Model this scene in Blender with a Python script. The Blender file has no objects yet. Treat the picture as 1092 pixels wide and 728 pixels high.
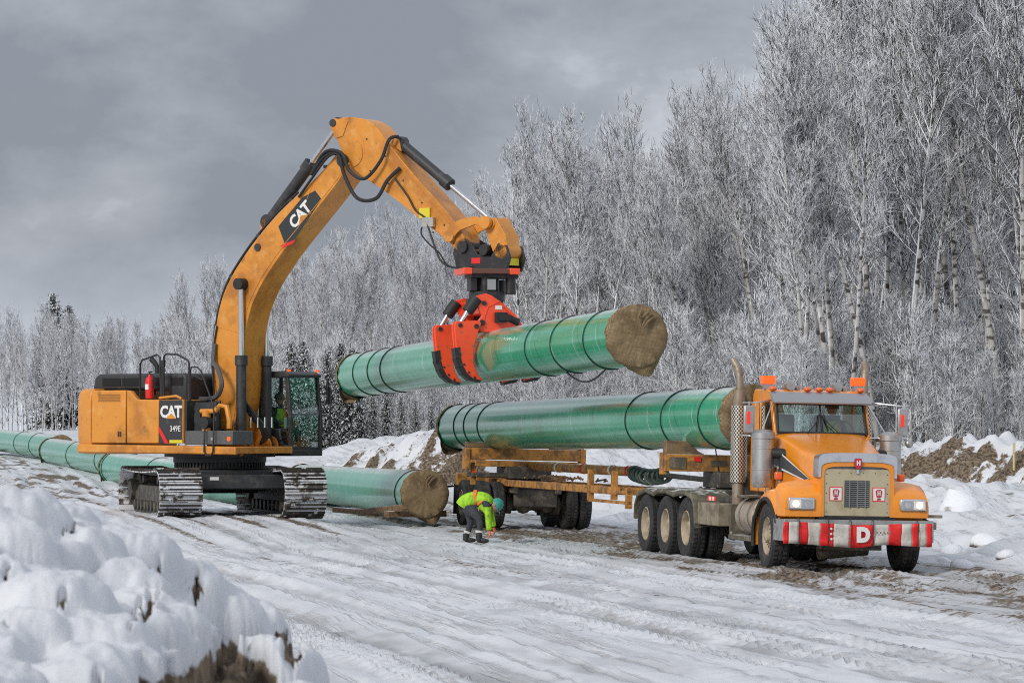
import bpy, bmesh, math, random
import numpy as np
from mathutils import Vector, Matrix
random.seed(7); rng = np.random.default_rng(7)
R = math.radians
sc = bpy.context.scene
C = sc.collection

# ------------------------------------------------------------------ camera
cam = bpy.data.cameras.new('camera'); camo = bpy.data.objects.new('camera', cam); C.objects.link(camo)
camo.location = (0, 0, 2.15); camo.rotation_euler = (R(90 + 1.571), 0, 0)
cam.lens = 115.4; cam.sensor_width = 36; cam.clip_start = .5; cam.clip_end = 9000
cam.dof.use_dof = True; cam.dof.focus_distance = 88; cam.dof.aperture_fstop = 11
sc.camera = camo

# ------------------------------------------------------------------ world: overcast sky over a Nishita sky
SUN_EL, SUN_AZ = R(30), R(218)          # azimuth clockwise from +Y: the sun stands behind and left of the camera
w = bpy.data.worlds.new('World'); sc.world = w; w.use_nodes = True
nt = w.node_tree; nt.nodes.clear(); N = nt.nodes; L = nt.links
out = N.new('ShaderNodeOutputWorld')
sky = N.new('ShaderNodeTexSky'); sky.sky_type = 'NISHITA'; sky.sun_disc = False
sky.sun_elevation = SUN_EL; sky.sun_rotation = SUN_AZ; sky.dust_density = 3
bg1 = N.new('ShaderNodeBackground'); bg1.inputs[1].default_value = .08; L.new(sky.outputs[0], bg1.inputs[0])
tc = N.new('ShaderNodeTexCoord'); mp = N.new('ShaderNodeMapping'); mp.inputs['Scale'].default_value = (5.0, 5.0, 8.5)
mp.inputs['Location'].default_value = (.37, .0, .22); mp.inputs['Rotation'].default_value = (0, R(2), 0)
L.new(tc.outputs['Generated'], mp.inputs[0])
nz = N.new('ShaderNodeTexNoise'); nz.inputs['Scale'].default_value = 1.1; nz.inputs['Detail'].default_value = 7
nz.inputs['Roughness'].default_value = .52; nz.inputs['Distortion'].default_value = .05; L.new(mp.outputs[0], nz.inputs[0])
nz2 = N.new('ShaderNodeTexNoise'); nz2.inputs['Scale'].default_value = 3.4; nz2.inputs['Detail'].default_value = 8; nz2.inputs['Roughness'].default_value = .6; nz2.inputs['Distortion'].default_value = .15; L.new(mp.outputs[0], nz2.inputs[0])
nm = N.new('ShaderNodeMix'); nm.inputs[0].default_value = .30; L.new(nz.outputs[0], nm.inputs[2]); L.new(nz2.outputs[0], nm.inputs[3])
cr = N.new('ShaderNodeValToRGB'); L.new(nm.outputs[0], cr.inputs[0])
e = cr.color_ramp.elements
e[0].position = .40; e[0].color = (.215, .235, .275, 1)
e[1].position = .61; e[1].color = (.60, .63, .69, 1)
m_ = cr.color_ramp.elements.new(.5); m_.color = (.32, .34, .38, 1)
# brighter band near the horizon
sx = N.new('ShaderNodeSeparateXYZ'); L.new(tc.outputs['Generated'], sx.inputs[0])
mr = N.new('ShaderNodeMapRange'); mr.inputs[1].default_value = .0; mr.inputs[2].default_value = .06
mr.inputs[3].default_value = .8; mr.inputs[4].default_value = 0; L.new(sx.outputs[2], mr.inputs[0])
mxh = N.new('ShaderNodeMix'); mxh.data_type = 'RGBA'; L.new(mr.outputs[0], mxh.inputs[0]); L.new(cr.outputs[0], mxh.inputs[6])
mxh.inputs[7].default_value = (.56, .61, .69, 1)
# an overcast sky grows brighter towards the zenith
mz = N.new('ShaderNodeMapRange'); mz.inputs[1].default_value = .15; mz.inputs[2].default_value = 1
mz.inputs[3].default_value = 1; mz.inputs[4].default_value = 1.5; L.new(sx.outputs[2], mz.inputs[0])
bg2 = N.new('ShaderNodeBackground'); L.new(mxh.outputs[2], bg2.inputs[0]); L.new(mz.outputs[0], bg2.inputs[1])
ms = N.new('ShaderNodeMixShader'); ms.inputs[0].default_value = .93
L.new(bg1.outputs[0], ms.inputs[1]); L.new(bg2.outputs[0], ms.inputs[2]); L.new(ms.outputs[0], out.inputs[0])

sun = bpy.data.lights.new('sun', 'SUN'); sun.energy = 1.5; sun.angle = R(16); sun.color = (1, .95, .87)
suno = bpy.data.objects.new('sun', sun); C.objects.link(suno)
sd = Vector((math.sin(SUN_AZ) * math.cos(SUN_EL), math.cos(SUN_AZ) * math.cos(SUN_EL), math.sin(SUN_EL)))
suno.rotation_euler = sd.to_track_quat('Z', 'Y').to_euler()
sc.view_settings.view_transform = 'Standard'; sc.view_settings.look = 'None'
sc.view_settings.exposure = 0.37; sc.view_settings.gamma = 1
sc.cycles.max_bounces = 5; sc.cycles.diffuse_bounces = 2; sc.cycles.glossy_bounces = 3
sc.cycles.transparent_max_bounces = 8; sc.cycles.transmission_bounces = 4; sc.cycles.caustics_reflective = False
sc.cycles.use_denoising = False; sc.cycles.filter_width = 1.05

# ------------------------------------------------------------------ helpers
def smooth(a, b, x):
    t = np.clip((x - a) / (b - a), 0, 1); return t * t * (3 - 2 * t)
def _h(i, j, s):
    n = (i * 374761393 + j * 668265263 + s * 2246822519) & 0xffffffff
    n = ((n ^ (n >> 13)) * 1274126177) & 0xffffffff
    return ((n ^ (n >> 16)) & 0xffff) / 65535.0
def vn(x, y, s=0):
    x = np.asarray(x, float); y = np.asarray(y, float)
    i = np.floor(x).astype(np.int64); j = np.floor(y).astype(np.int64)
    fx = x - i; fy = y - j; fx = fx * fx * (3 - 2 * fx); fy = fy * fy * (3 - 2 * fy)
    a = _h(i, j, s); b = _h(i + 1, j, s); c = _h(i, j + 1, s); d = _h(i + 1, j + 1, s)
    return (a + (b - a) * fx) * (1 - fy) + (c + (d - c) * fx) * fy
def fbm(x, y, o=4, s=0, g=.5):
    v = 0; a = 1; t = 0
    for k in range(o):
        v = v + a * vn(x * 2 ** k, y * 2 ** k, s + 17 * k); t += a; a *= g
    return v / t

class MB:
    """collects shapes into one mesh"""
    def __init__(s): s.v = []; s.f = []; s.m = []
    def add(s, vs, fs, mi=0, M=None):
        n = len(s.v)
        if M is not None: vs = [M @ Vector(p) for p in vs]
        s.v += [tuple(p) for p in vs]; s.f += [tuple(i + n for i in f) for f in fs]; s.m += [mi] * len(fs); return s
    def box(s, x0, x1, y0, y1, z0, z1, mi=0, M=None):
        return s.add([(x0,y0,z0),(x1,y0,z0),(x1,y1,z0),(x0,y1,z0),(x0,y0,z1),(x1,y0,z1),(x1,y1,z1),(x0,y1,z1)],
                     [(0,3,2,1),(4,5,6,7),(0,1,5,4),(1,2,6,5),(2,3,7,6),(3,0,4,7)], mi, M)
    def cbox(s, c, d, mi=0, M=None):
        return s.box(c[0]-d[0]/2, c[0]+d[0]/2, c[1]-d[1]/2, c[1]+d[1]/2, c[2]-d[2]/2, c[2]+d[2]/2, mi, M)
    def prism(s, poly, y0, y1, mi=0, M=None, ax='y'):
        n = len(poly)
        a = sum(poly[i][0]*poly[(i+1)%n][1]-poly[(i+1)%n][0]*poly[i][1] for i in range(n))
        if a < 0: poly = poly[::-1]
        if ax == 'y': vs = [(p[0], y0, p[1]) for p in poly] + [(p[0], y1, p[1]) for p in poly]
        elif ax == 'x': vs = [(y0, p[0], p[1]) for p in poly] + [(y1, p[0], p[1]) for p in poly]
        else: vs = [(p[0], p[1], y0) for p in poly] + [(p[0], p[1], y1) for p in poly]
        q = [(i, (i+1) % n, (i+1) % n + n, i + n) for i in range(n)]
        fs = [tuple(range(n)), tuple(range(2*n-1, n-1, -1))] + [t[::-1] for t in q]
        if ax in 'xz': fs = [f[::-1] for f in fs]
        return s.add(vs, fs, mi, M)
    def strip(s, A, B, y0, y1, mi=0, M=None):
        """solid between two polylines A and B in the xz plane, extruded in y (handles concave shapes)"""
        n = len(A)
        for i in range(n - 1):
            pass
        vs = [(p[0], y0, p[1]) for p in A] + [(p[0], y0, p[1]) for p in B] + [(p[0], y1, p[1]) for p in A] + [(p[0], y1, p[1]) for p in B]
        fs = []
        for i in range(n - 1):
            fs += [(i, i+1, n+i+1, n+i), (2*n+i, 3*n+i, 3*n+i+1, 2*n+i+1), (i, 2*n+i, 2*n+i+1, i+1), (n+i, n+i+1, 3*n+i+1, 3*n+i)]
        fs += [(0, n, 3*n, 2*n), (n-1, 3*n-1, 4*n-1, 2*n-1)]
        return s.add(vs, fs, mi, M)
    def cyl(s, p0, p1, r0, r1=None, n=12, mi=0, M=None, caps=True):
        r1 = r0 if r1 is None else r1
        p0 = Vector(p0); p1 = Vector(p1); d = (p1 - p0).normalized()
        a = d.orthogonal().normalized(); b = d.cross(a)
        vs = []
        for p, r in ((p0, r0), (p1, r1)):
            for i in range(n):
                t = 2*math.pi*i/n; vs.append(p + (a*math.cos(t) + b*math.sin(t)) * r)
        fs = [(i, (i+1) % n, (i+1) % n + n, i+n) for i in range(n)]
        if caps: fs += [tuple(range(n))[::-1], tuple(range(n, 2*n))]
        return s.add(vs, fs, mi, M)
    def tube(s, pts, r, n=8, mi=0, M=None):
        pts = [Vector(p) for p in pts]; vs = []; k = len(pts)
        rr = r if isinstance(r, (list, tuple)) else [r] * k
        a = None
        for i, p in enumerate(pts):
            d = (pts[min(i+1, k-1)] - pts[max(i-1, 0)]).normalized()
            if a is None: a = d.orthogonal().normalized()
            a = (a - d * a.dot(d)).normalized(); b = d.cross(a)
            for j in range(n):
                t = 2*math.pi*j/n; vs.append(p + (a*math.cos(t) + b*math.sin(t)) * rr[i])
        fs = [(i*n+j, i*n+(j+1) % n, (i+1)*n+(j+1) % n, (i+1)*n+j) for i in range(k-1) for j in range(n)]
        fs += [tuple(range(n))[::-1], tuple(range((k-1)*n, k*n))]
        return s.add(vs, fs, mi, M)
    def lathe(s, prof, n=32, ax='y', mi=0, M=None, c=(0, 0, 0)):
        vs = []; k = len(prof)
        for i in range(n):
            t = 2*math.pi*i/n
            for r, h in prof:
                q = {'y': (r*math.cos(t), h, r*math.sin(t)), 'x': (h, r*math.cos(t), r*math.sin(t)), 'z': (r*math.cos(t), r*math.sin(t), h)}[ax]
                vs.append((q[0]+c[0], q[1]+c[1], q[2]+c[2]))
        fs = [(i*k+j, i*k+j+1, ((i+1) % n)*k+j+1, ((i+1) % n)*k+j) for i in range(n) for j in range(k-1)]
        return s.add(vs, fs, mi, M)
    def ball(s, c, r, n=10, mi=0, sq=(1, 1, 1), M=None):
        vs = [(c[0], c[1], c[2]-r*sq[2])]; fs = []
        for i in range(1, n//2):
            p = math.pi*i/(n//2)
            for j in range(n):
                t = 2*math.pi*j/n
                vs.append((c[0]+r*sq[0]*math.sin(p)*math.cos(t), c[1]+r*sq[1]*math.sin(p)*math.sin(t), c[2]-r*sq[2]*math.cos(p)))
        vs.append((c[0], c[1], c[2]+r*sq[2])); m = n//2-1
        for j in range(n):
            fs.append((0, 1+(j+1) % n, 1+j)); fs.append((len(vs)-1, 1+(m-1)*n+j, 1+(m-1)*n+(j+1) % n))
            for i in range(m-1): fs.append((1+i*n+j, 1+i*n+(j+1) % n, 1+(i+1)*n+(j+1) % n, 1+(i+1)*n+j))
        return s.add(vs, fs, mi, M)
    def mesh(s, name, mats, sm=False):
        me = bpy.data.meshes.new(name); me.from_pydata(s.v, [], s.f)
        for m in (mats if isinstance(mats, (list, tuple)) else [mats]): me.materials.append(m)
        me.polygons.foreach_set('material_index', s.m)
        bm = bmesh.new(); bm.from_mesh(me); bmesh.ops.recalc_face_normals(bm, faces=bm.faces); bm.to_mesh(me); bm.free()
        if sm:
            me.polygons.foreach_set('use_smooth', [True] * len(me.polygons))
            try: me.set_sharp_from_angle(angle=R(sm if sm is not True else 40))
            except Exception: pass
        me.update(); return me
    def build(s, name, mats, parent=None, sm=35, bev=0, M=None, seg=2):
        o = bpy.data.objects.new(name, s.mesh(name, mats, sm)); C.objects.link(o)
        if parent is not None: o.parent = parent
        if M is not None: o.matrix_local = M
        if bev:
            b = o.modifiers.new('bevel', 'BEVEL'); b.width = bev; b.segments = seg; b.limit_method = 'ANGLE'; b.angle_limit = R(35)
            b.harden_normals = False
        return o
def empty(name, loc, rot=(0, 0, 0)):
    o = bpy.data.objects.new(name, None); C.objects.link(o); o.location = loc; o.rotation_euler = rot; return o
def tag(o, label=None, cat=None, group=None, kind=None):
    if label: o['label'] = label
    if cat: o['category'] = cat
    if group: o['group'] = group
    if kind: o['kind'] = kind
    return o
def np_mesh(name, v, f, mat, smooth_=True):
    me = bpy.data.meshes.new(name); v = np.asarray(v, np.float32); f = np.asarray(f, np.int32)
    me.vertices.add(len(v)); me.vertices.foreach_set('co', v.ravel())
    k = f.shape[1]; me.loops.add(f.size); me.loops.foreach_set('vertex_index', f.ravel())
    me.polygons.add(len(f)); me.polygons.foreach_set('loop_start', np.arange(0, f.size, k, dtype=np.int32))
    me.polygons.foreach_set('loop_total', np.full(len(f), k, np.int32))
    me.polygons.foreach_set('use_smooth', np.full(len(f), smooth_))
    for m in (mat if isinstance(mat, (list, tuple)) else [mat]): me.materials.append(m)
    me.update(); me.validate(); return me
def text(name, s, size, M, parent, m, ext=.004, off=.0, spacing=1, sx=1, wt=0):
    cu = bpy.data.curves.new(name, 'FONT'); cu.body = s; cu.size = size; cu.extrude = ext; cu.offset = off
    cu.align_x = 'CENTER'; cu.align_y = 'CENTER'; cu.space_character = spacing; cu.resolution_u = 3
    t = bpy.data.objects.new(name, cu); C.objects.link(t)
    dg = bpy.context.evaluated_depsgraph_get(); me = bpy.data.meshes.new_from_object(t.evaluated_get(dg))
    bpy.data.objects.remove(t); me.materials.clear(); me.materials.append(m)
    o = bpy.data.objects.new(name, me); C.objects.link(o); o.parent = parent; o.matrix_local = M @ Matrix.Diagonal((sx, 1, 1, 1)); return o

# ------------------------------------------------------------------ materials
def mat(name, col, rough=.5, metal=0, var=None, bump=None, snow=None, coat=0, extra=None, spec=.5, coords='Object', stretch=None):
    """var = list of (colour, scale, low, high, amount) noise layers; snow = (low, high) of the upward normal"""
    m = bpy.data.materials.new(name); m.use_nodes = True; t = m.node_tree; n = t.nodes; l = t.links
    b = n['Principled BSDF']; b.inputs['Roughness'].default_value = rough; b.inputs['Metallic'].default_value = metal
    b.inputs['Coat Weight'].default_value = coat; b.inputs['Coat Roughness'].default_value = .15
    b.inputs['Specular IOR Level'].default_value = spec
    tcx = n.new('ShaderNodeTexCoord'); src = tcx.outputs[coords]
    rgb = n.new('ShaderNodeRGB'); rgb.outputs[0].default_value = (*col, 1); c = rgb.outputs[0]
    rv = None
    for k, (c2, scale, lo, hi, amt) in enumerate(var or []):
        nn = n.new('ShaderNodeTexNoise'); nn.inputs['Scale'].default_value = scale; nn.inputs['Detail'].default_value = 6
        nn.inputs['Roughness'].default_value = .62
        if stretch:
            mm = n.new('ShaderNodeMapping'); mm.inputs['Scale'].default_value = stretch; mm.inputs['Location'].default_value = (k*3.1, k, k*1.7)
            l.new(src, mm.inputs[0]); l.new(mm.outputs[0], nn.inputs[0])
        else: 
            mm = n.new('ShaderNodeMapping'); mm.inputs['Location'].default_value = (k*3.1, k*5, k*1.7); l.new(src, mm.inputs[0]); l.new(mm.outputs[0], nn.inputs[0])
        rr = n.new('ShaderNodeMapRange'); rr.inputs[1].default_value = lo; rr.inputs[2].default_value = hi; rr.inputs[4].default_value = amt
        rr.interpolation_type = 'SMOOTHSTEP'; l.new(nn.outputs[0], rr.inputs[0])
        mx = n.new('ShaderNodeMix'); mx.data_type = 'RGBA'; l.new(rr.outputs[0], mx.inputs[0]); l.new(c, mx.inputs[6]); mx.inputs[7].default_value = (*c2, 1)
        c = mx.outputs[2]; rv = rr.outputs[0]
    if rv is not None:
        rm = n.new('ShaderNodeMapRange'); rm.inputs[3].default_value = rough; rm.inputs[4].default_value = min(1, rough + .3)
        l.new(rv, rm.inputs[0]); l.new(rm.outputs[0], b.inputs['Roughness'])
    if snow:
        g = n.new('ShaderNodeNewGeometry'); s = n.new('ShaderNodeSeparateXYZ'); l.new(g.outputs['Normal'], s.inputs[0])
        nn = n.new('ShaderNodeTexNoise'); nn.inputs['Scale'].default_value = snow[2] if len(snow) > 2 else 4; nn.inputs['Detail'].default_value = 4
        l.new(src, nn.inputs[0])
        ma = n.new('ShaderNodeMath'); ma.operation = 'MULTIPLY_ADD'; ma.inputs[1].default_value = snow[3] if len(snow) > 3 else .8
        l.new(nn.outputs[0], ma.inputs[0]); l.new(s.outputs[2], ma.inputs[2])
        rr = n.new('ShaderNodeMapRange'); rr.inputs[1].default_value = snow[0]; rr.inputs[2].default_value = snow[1]; l.new(ma.outputs[0], rr.inputs[0])
        mx = n.new('ShaderNodeMix'); mx.data_type = 'RGBA'; l.new(rr.outputs[0], mx.inputs[0]); l.new(c, mx.inputs[6]); mx.inputs[7].default_value = (.84, .86, .9, 1)
        c = mx.outputs[2]
    if extra: c = extra(n, l, c, src, b)
    l.new(c, b.inputs['Base Color'])
    if bump:
        nn = n.new('ShaderNodeTexNoise'); nn.inputs['Scale'].default_value = bump[0]; nn.inputs['Detail'].default_value = 5; l.new(src, nn.inputs[0])
        bb = n.new('ShaderNodeBump'); bb.inputs['Strength'].default_value = bump[1]; bb.inputs['Distance'].default_value = bump[2] if len(bump) > 2 else .02
        l.new(nn.outputs[0], bb.inputs['Height']); l.new(bb.outputs[0], b.inputs['Normal'])
    return m
def emis(name, col, s, base=None):
    m = mat(name, base or col, .3); b = m.node_tree.nodes['Principled BSDF']
    b.inputs['Emission Color'].default_value = (*col, 1); b.inputs['Emission Strength'].default_value = s; return m
MUD = (.17, .13, .09)
exc_y = mat('excavator paint', (.72, .285, .035), .42, var=[((.34, .115, .018), 1.1, .46, .66, .62), ((.16, .08, .035), 8, .62, .74, .5), ((.80, .42, .12), 3.5, .52, .70, .5), ((.22, .10, .03), 2.6, .60, .70, .6)], bump=(30, .03), coat=.15)
trk_o = mat('truck orange paint', (.88, .30, .014), .27, var=[((.66, .20, .02), 1.6, .48, .7, .5), ((.34, .19, .09), 11, .58, .70, .5)], coat=.5)
dark = mat('dark painted steel', (.035, .037, .040), .5, var=[((.12, .11, .10), 5, .5, .72, .5)], bump=(40, .05))
blackm = mat('black rubber and plastic', (.018, .018, .020), .6, var=[((.07, .065, .06), 6, .5, .75, .4)])
grease = mat('greasy muddy steel', (.055, .050, .045), .6, var=[((.16, .135, .10), 5, .45, .62, .7), ((.75, .77, .8), 9, .66, .72, .7)], bump=(30, .4))
shoe_m = mat('worn track shoe steel', (.085, .075, .065), .5, .3, var=[((.19, .14, .09), 6, .45, .65, .7), ((.84, .86, .9), 3, .40, .50, .95)], bump=(25, .4), coords='Generated')
def _objrand(m):   # gives every shoe its own stretch of noise
    t = m.node_tree; oi = t.nodes.new('ShaderNodeObjectInfo'); tcn = [x for x in t.nodes if x.bl_idname == 'ShaderNodeTexCoord'][0]
    for mm in [x for x in t.nodes if x.bl_idname == 'ShaderNodeMapping']:
        v = t.nodes.new('ShaderNodeVectorMath'); v.operation = 'SCALE'; v.inputs[0].default_value = (37, 91, 13); t.links.new(oi.outputs['Random'], v.inputs['Scale'])
        a = t.nodes.new('ShaderNodeVectorMath'); a.operation = 'ADD'; t.links.new(tcn.outputs['Object'], a.inputs[0]); t.links.new(v.outputs[0], a.inputs[1]); t.links.new(a.outputs[0], mm.inputs[0])
_objrand(shoe_m)
chrome = mat('bright polished steel', (.72, .73, .75), .16, 1.0, var=[((.45, .43, .40), 5, .5, .75, .6)])
alu = mat('dull aluminium', (.50, .50, .49), .36, .85, var=[((.26, .24, .21), 5, .45, .7, .7)])
rust = mat('rusty exhaust steel', (.33, .28, .22), .5, .5, var=[((.20, .12, .07), 6, .45, .7, .7)])
red = mat('grapple red paint', (.95, .085, .025), .36, var=[((.62, .05, .02), 2.5, .5, .72, .6), ((.20, .12, .08), 9, .58, .68, .8), ((.35, .33, .30), 16, .66, .72, .7)], coat=.2, bump=(25, .04))
orange_l = mat('amber lens', (.85, .13, .01), .2, coat=.6)
amber_lit = emis('lit amber lens', (1, .10, .01), .55, (.85, .12, .01))
red_lens = emis('red marker lens', (1, .03, .01), .5, (.7, .02, .01))
lamp_w = emis('lit headlight glass', (1, .80, .62), .18, (.60, .57, .53))
lamp_hot = emis('lamp bulb glow', (1, .80, .60), 1.3, (.8, .75, .7))
lens_g = mat('grey headlight glass', (.45, .46, .46), .1, .5)
white_p = mat('white print', (.80, .80, .78), .5, var=[((.5, .47, .42), 12, .5, .75, .5)])
red_p = mat('red print', (.78, .018, .018), .5, var=[((.42, .05, .03), 14, .5, .72, .5)])
yel_p = mat('yellow print', (.75, .62, .03), .5)
band_w = mat('grimy white fabric', (.62, .60, .56), .7, var=[((.42, .38, .31), 7, .42, .65, .7)], bump=(30, .3))
rubber = mat('tyre rubber', (.022, .022, .023), .72, var=[((.085, .08, .07), 4, .45, .7, .7), ((.5, .5, .5), 26, .66, .72, .6)], bump=(60, .15))
rimm = mat('muddy beige wheel rim', (.46, .38, .27), .55, var=[((.24, .18, .12), 6, .45, .65, .7), ((.62, .56, .46), 4, .55, .7, .5)], bump=(30, .2))
olive = mat('mud coated steel', (.105, .092, .065), .7, var=[((.24, .20, .14), 4, .45, .65, .8), ((.6, .6, .6), 14, .62, .7, .6)], bump=(20, .4), snow=(1.35, 1.5, 7, .8))
rustbeam = mat('rusty orange painted beam', (.56, .25, .05), .6, var=[((.15, .085, .04), 4, .42, .6, .8), ((.68, .30, .05), 6, .55, .7, .6)], bump=(25, .3), snow=(1.38, 1.5, 5, .8))
wood = mat('weathered timber', (.25, .155, .085), .75, var=[((.11, .07, .045), 3, .42, .62, .8), ((.42, .28, .15), 5, .55, .7, .6)], bump=(16, .5), snow=(1.28, 1.42, 5, .8), stretch=(4, .6, 4))
ply = mat('pale plywood winter front', (.56, .49, .33), .45, .25, var=[((.36, .30, .19), 3.2, .42, .7, .7), ((.72, .66, .50), 6, .55, .75, .5)], stretch=(1, 1.4, 1))
glassm = bpy.data.materials.new('tinted glass'); glassm.use_nodes = True
def _glass(m, tint, mixf, rough=.03):
    t = m.node_tree; n = t.nodes; l = t.links; n.remove(n['Principled BSDF']); o = n['Material Output']
    tr = n.new('ShaderNodeBsdfTransparent'); tr.inputs[0].default_value = (*tint, 1); g = n.new('ShaderNodeBsdfGlossy'); g.inputs[0].default_value = (.9, .95, .95, 1); g.inputs[1].default_value = rough
    fr = n.new('ShaderNodeFresnel'); fr.inputs[0].default_value = 1.5; ad = n.new('ShaderNodeMath'); ad.operation = 'ADD'; ad.inputs[1].default_value = mixf; l.new(fr.outputs[0], ad.inputs[0])
    mx = n.new('ShaderNodeMixShader'); l.new(ad.outputs[0], mx.inputs[0]); l.new(tr.outputs[0], mx.inputs[1]); l.new(g.outputs[0], mx.inputs[2]); l.new(mx.outputs[0], o.inputs[0])
_glass(glassm, (.84, .97, .94), .10)
wind = bpy.data.materials.new('windshield glass'); wind.use_nodes = True; _glass(wind, (.66, .80, .77), .12)
skin = mat('skin', (.42, .25, .18), .5)
hivis = mat('lime hi-vis fabric', (.40, .74, .03), .75, bump=(9, .9, .05), var=[((.20, .40, .03), 7, .45, .65, .7)])
hivis_o = mat('orange hi-vis band', (.90, .20, .05), .7)
reflect = mat('silver reflective tape', (.62, .62, .60), .35)
cloth_d = mat('dark work trousers', (.045, .05, .06), .85, bump=(14, .6, .04), var=[((.10, .10, .10), 7, .45, .7, .5)])
teal = mat('teal hard hat shell', (.03, .30, .25), .35, coat=.4)
burlap = mat('burlap cloth', (.27, .195, .115), .95, var=[((.17, .12, .07), 5, .42, .64, .8), ((.40, .31, .20), 9, .52, .72, .6)], bump=(70, .7, .02), spec=.1)
def _weave(n, l, c, src, b):
    for k, rot in enumerate((0, 90)):
        mp_ = n.new('ShaderNodeMapping'); mp_.inputs['Rotation'].default_value = (R(rot + 15), 0, 0); l.new(src, mp_.inputs[0])
        wv = n.new('ShaderNodeTexWave'); wv.bands_direction = 'Y'; wv.inputs['Scale'].default_value = 17; wv.inputs['Distortion'].default_value = 2.5; wv.inputs['Detail'].default_value = 3
        l.new(mp_.outputs[0], wv.inputs[0]); r_ = n.new('ShaderNodeMapRange'); r_.inputs[3].default_value = .62; r_.inputs[4].default_value = 1.15; l.new(wv.outputs['Fac'], r_.inputs[0])
        mx = n.new('ShaderNodeMix'); mx.data_type = 'RGBA'; mx.blend_type = 'MULTIPLY'; mx.inputs[0].default_value = 1; l.new(c, mx.inputs[6]); l.new(r_.outputs[0], mx.inputs[7]); c = mx.outputs[2]
    return c
burlap_f = mat('woven burlap', (.33, .24, .14), .95, var=[((.20, .14, .08), 3, .42, .64, .8), ((.45, .35, .22), 6, .52, .72, .6)], bump=(60, .6, .02), spec=.1, extra=_weave)
def _pipe(pitch, dusty):
    def f(n, l, c, src, b):
        s = n.new('ShaderNodeSeparateXYZ'); l.new(src, s.inputs[0])
        at = n.new('ShaderNodeMath'); at.operation = 'ARCTAN2'; l.new(s.outputs[1], at.inputs[0]); l.new(s.outputs[2], at.inputs[1])
        def band(period, per2, lo, hi, amt, col, c, breakup=0):
            a = n.new('ShaderNodeMath'); a.operation = 'MULTIPLY_ADD'; a.inputs[1].default_value = per2 / (2*math.pi); l.new(at.outputs[0], a.inputs[0]); l.new(s.outputs[0], a.inputs[2])
            d = n.new('ShaderNodeMath'); d.operation = 'DIVIDE'; d.inputs[1].default_value = period; l.new(a.outputs[0], d.inputs[0])
            fr = n.new('ShaderNodeMath'); fr.operation = 'FRACT'; l.new(d.outputs[0], fr.inputs[0])
            rr = n.new('ShaderNodeMapRange'); rr.inputs[1].default_value = lo; rr.inputs[2].default_value = hi; rr.inputs[4].default_value = amt; l.new(fr.outputs[0], rr.inputs[0])
            f_ = rr.outputs[0]
            if breakup:
                nn = n.new('ShaderNodeTexNoise'); nn.inputs['Scale'].default_value = breakup; nn.inputs['Detail'].default_value = 5; l.new(src, nn.inputs[0])
                r2 = n.new('ShaderNodeMapRange'); r2.inputs[1].default_value = .45; r2.inputs[2].default_value = .6; l.new(nn.outputs[0], r2.inputs[0])
                mu = n.new('ShaderNodeMath'); mu.operation = 'MULTIPLY'; l.new(f_, mu.inputs[0]); l.new(r2.outputs[0], mu.inputs[1]); f_ = mu.outputs[0]
            mx = n.new('ShaderNodeMix'); mx.data_type = 'RGBA'; l.new(f_, mx.inputs[0]); l.new(c, mx.inputs[6]); mx.inputs[7].default_value = (*col, 1); return mx.outputs[2]
        c = band(pitch, pitch, .0, 1.0, .35, (.06, .42, .25), c)
        c = band(pitch, pitch, .965, .985, .75, (.50, .62, .55), c, 3)
        c = band(pitch*.37, pitch, .94, .97, .5, (.42, .55, .46), c, 5)
        c = band(3.1, 3.1, .985, .995, .8, (.01, .06, .035), c)
        # frost, snow and clay smears on the top of the coating
        g = n.new('ShaderNodeNewGeometry'); sz = n.new('ShaderNodeSeparateXYZ'); l.new(g.outputs['Normal'], sz.inputs[0])
        for (sc_, st, lo, hi, col, w_) in ((1.9, (.5, 2.6, 2.6), 1.53, 1.60, (.84, .86, .88), .85 + dusty), (1.7, (.7, 2, 2), 1.46, 1.56, (.36, .27, .17), .85), (9, (1.6, .3, .3), 1.36, 1.44, (.7, .78, .74), .6)):
            mp_ = n.new('ShaderNodeMapping'); mp_.inputs['Scale'].default_value = st; mp_.inputs['Location'].default_value = (sc_, 2, 1); l.new(src, mp_.inputs[0])
            nn = n.new('ShaderNodeTexNoise'); nn.inputs['Scale'].default_value = sc_; nn.inputs['Detail'].default_value = 8; nn.inputs['Roughness'].default_value = .7; l.new(mp_.outputs[0], nn.inputs[0])
            ad = n.new('ShaderNodeMath'); ad.operation = 'MULTIPLY_ADD'; ad.inputs[1].default_value = 1.15; l.new(nn.outputs[0], ad.inputs[0]); l.new(sz.outputs[2], ad.inputs[2])
            rr = n.new('ShaderNodeMapRange'); rr.inputs[1].default_value = lo; rr.inputs[2].default_value = hi; rr.inputs[4].default_value = min(1, w_); l.new(ad.outputs[0], rr.inputs[0])
            mx = n.new('ShaderNodeMix'); mx.data_type = 'RGBA'; l.new(rr.outputs[0], mx.inputs[0]); l.new(c, mx.inputs[6]); mx.inputs[7].default_value = (*col, 1); c = mx.outputs[2]
        return c
    return f
pipe_m = mat('green pipe coating', (.030, .38, .20), .16, var=[((.014, .25, .13), 2, .4, .7, .5), ((.45, .50, .42), 22, .66, .72, .5)], coat=.3, extra=_pipe(1.55, 0), bump=(5, .04), stretch=(.35, 2.2, 2.2))
pipe_old = mat('frosted pale green pipe coating', (.045, .33, .21), .25, var=[((.09, .36, .27), 2, .4, .7, .6), ((.5, .55, .5), 22, .64, .72, .5)], coat=.3, extra=_pipe(1.55, .2), bump=(5, .05), stretch=(.35, 2.2, 2.2))

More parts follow.
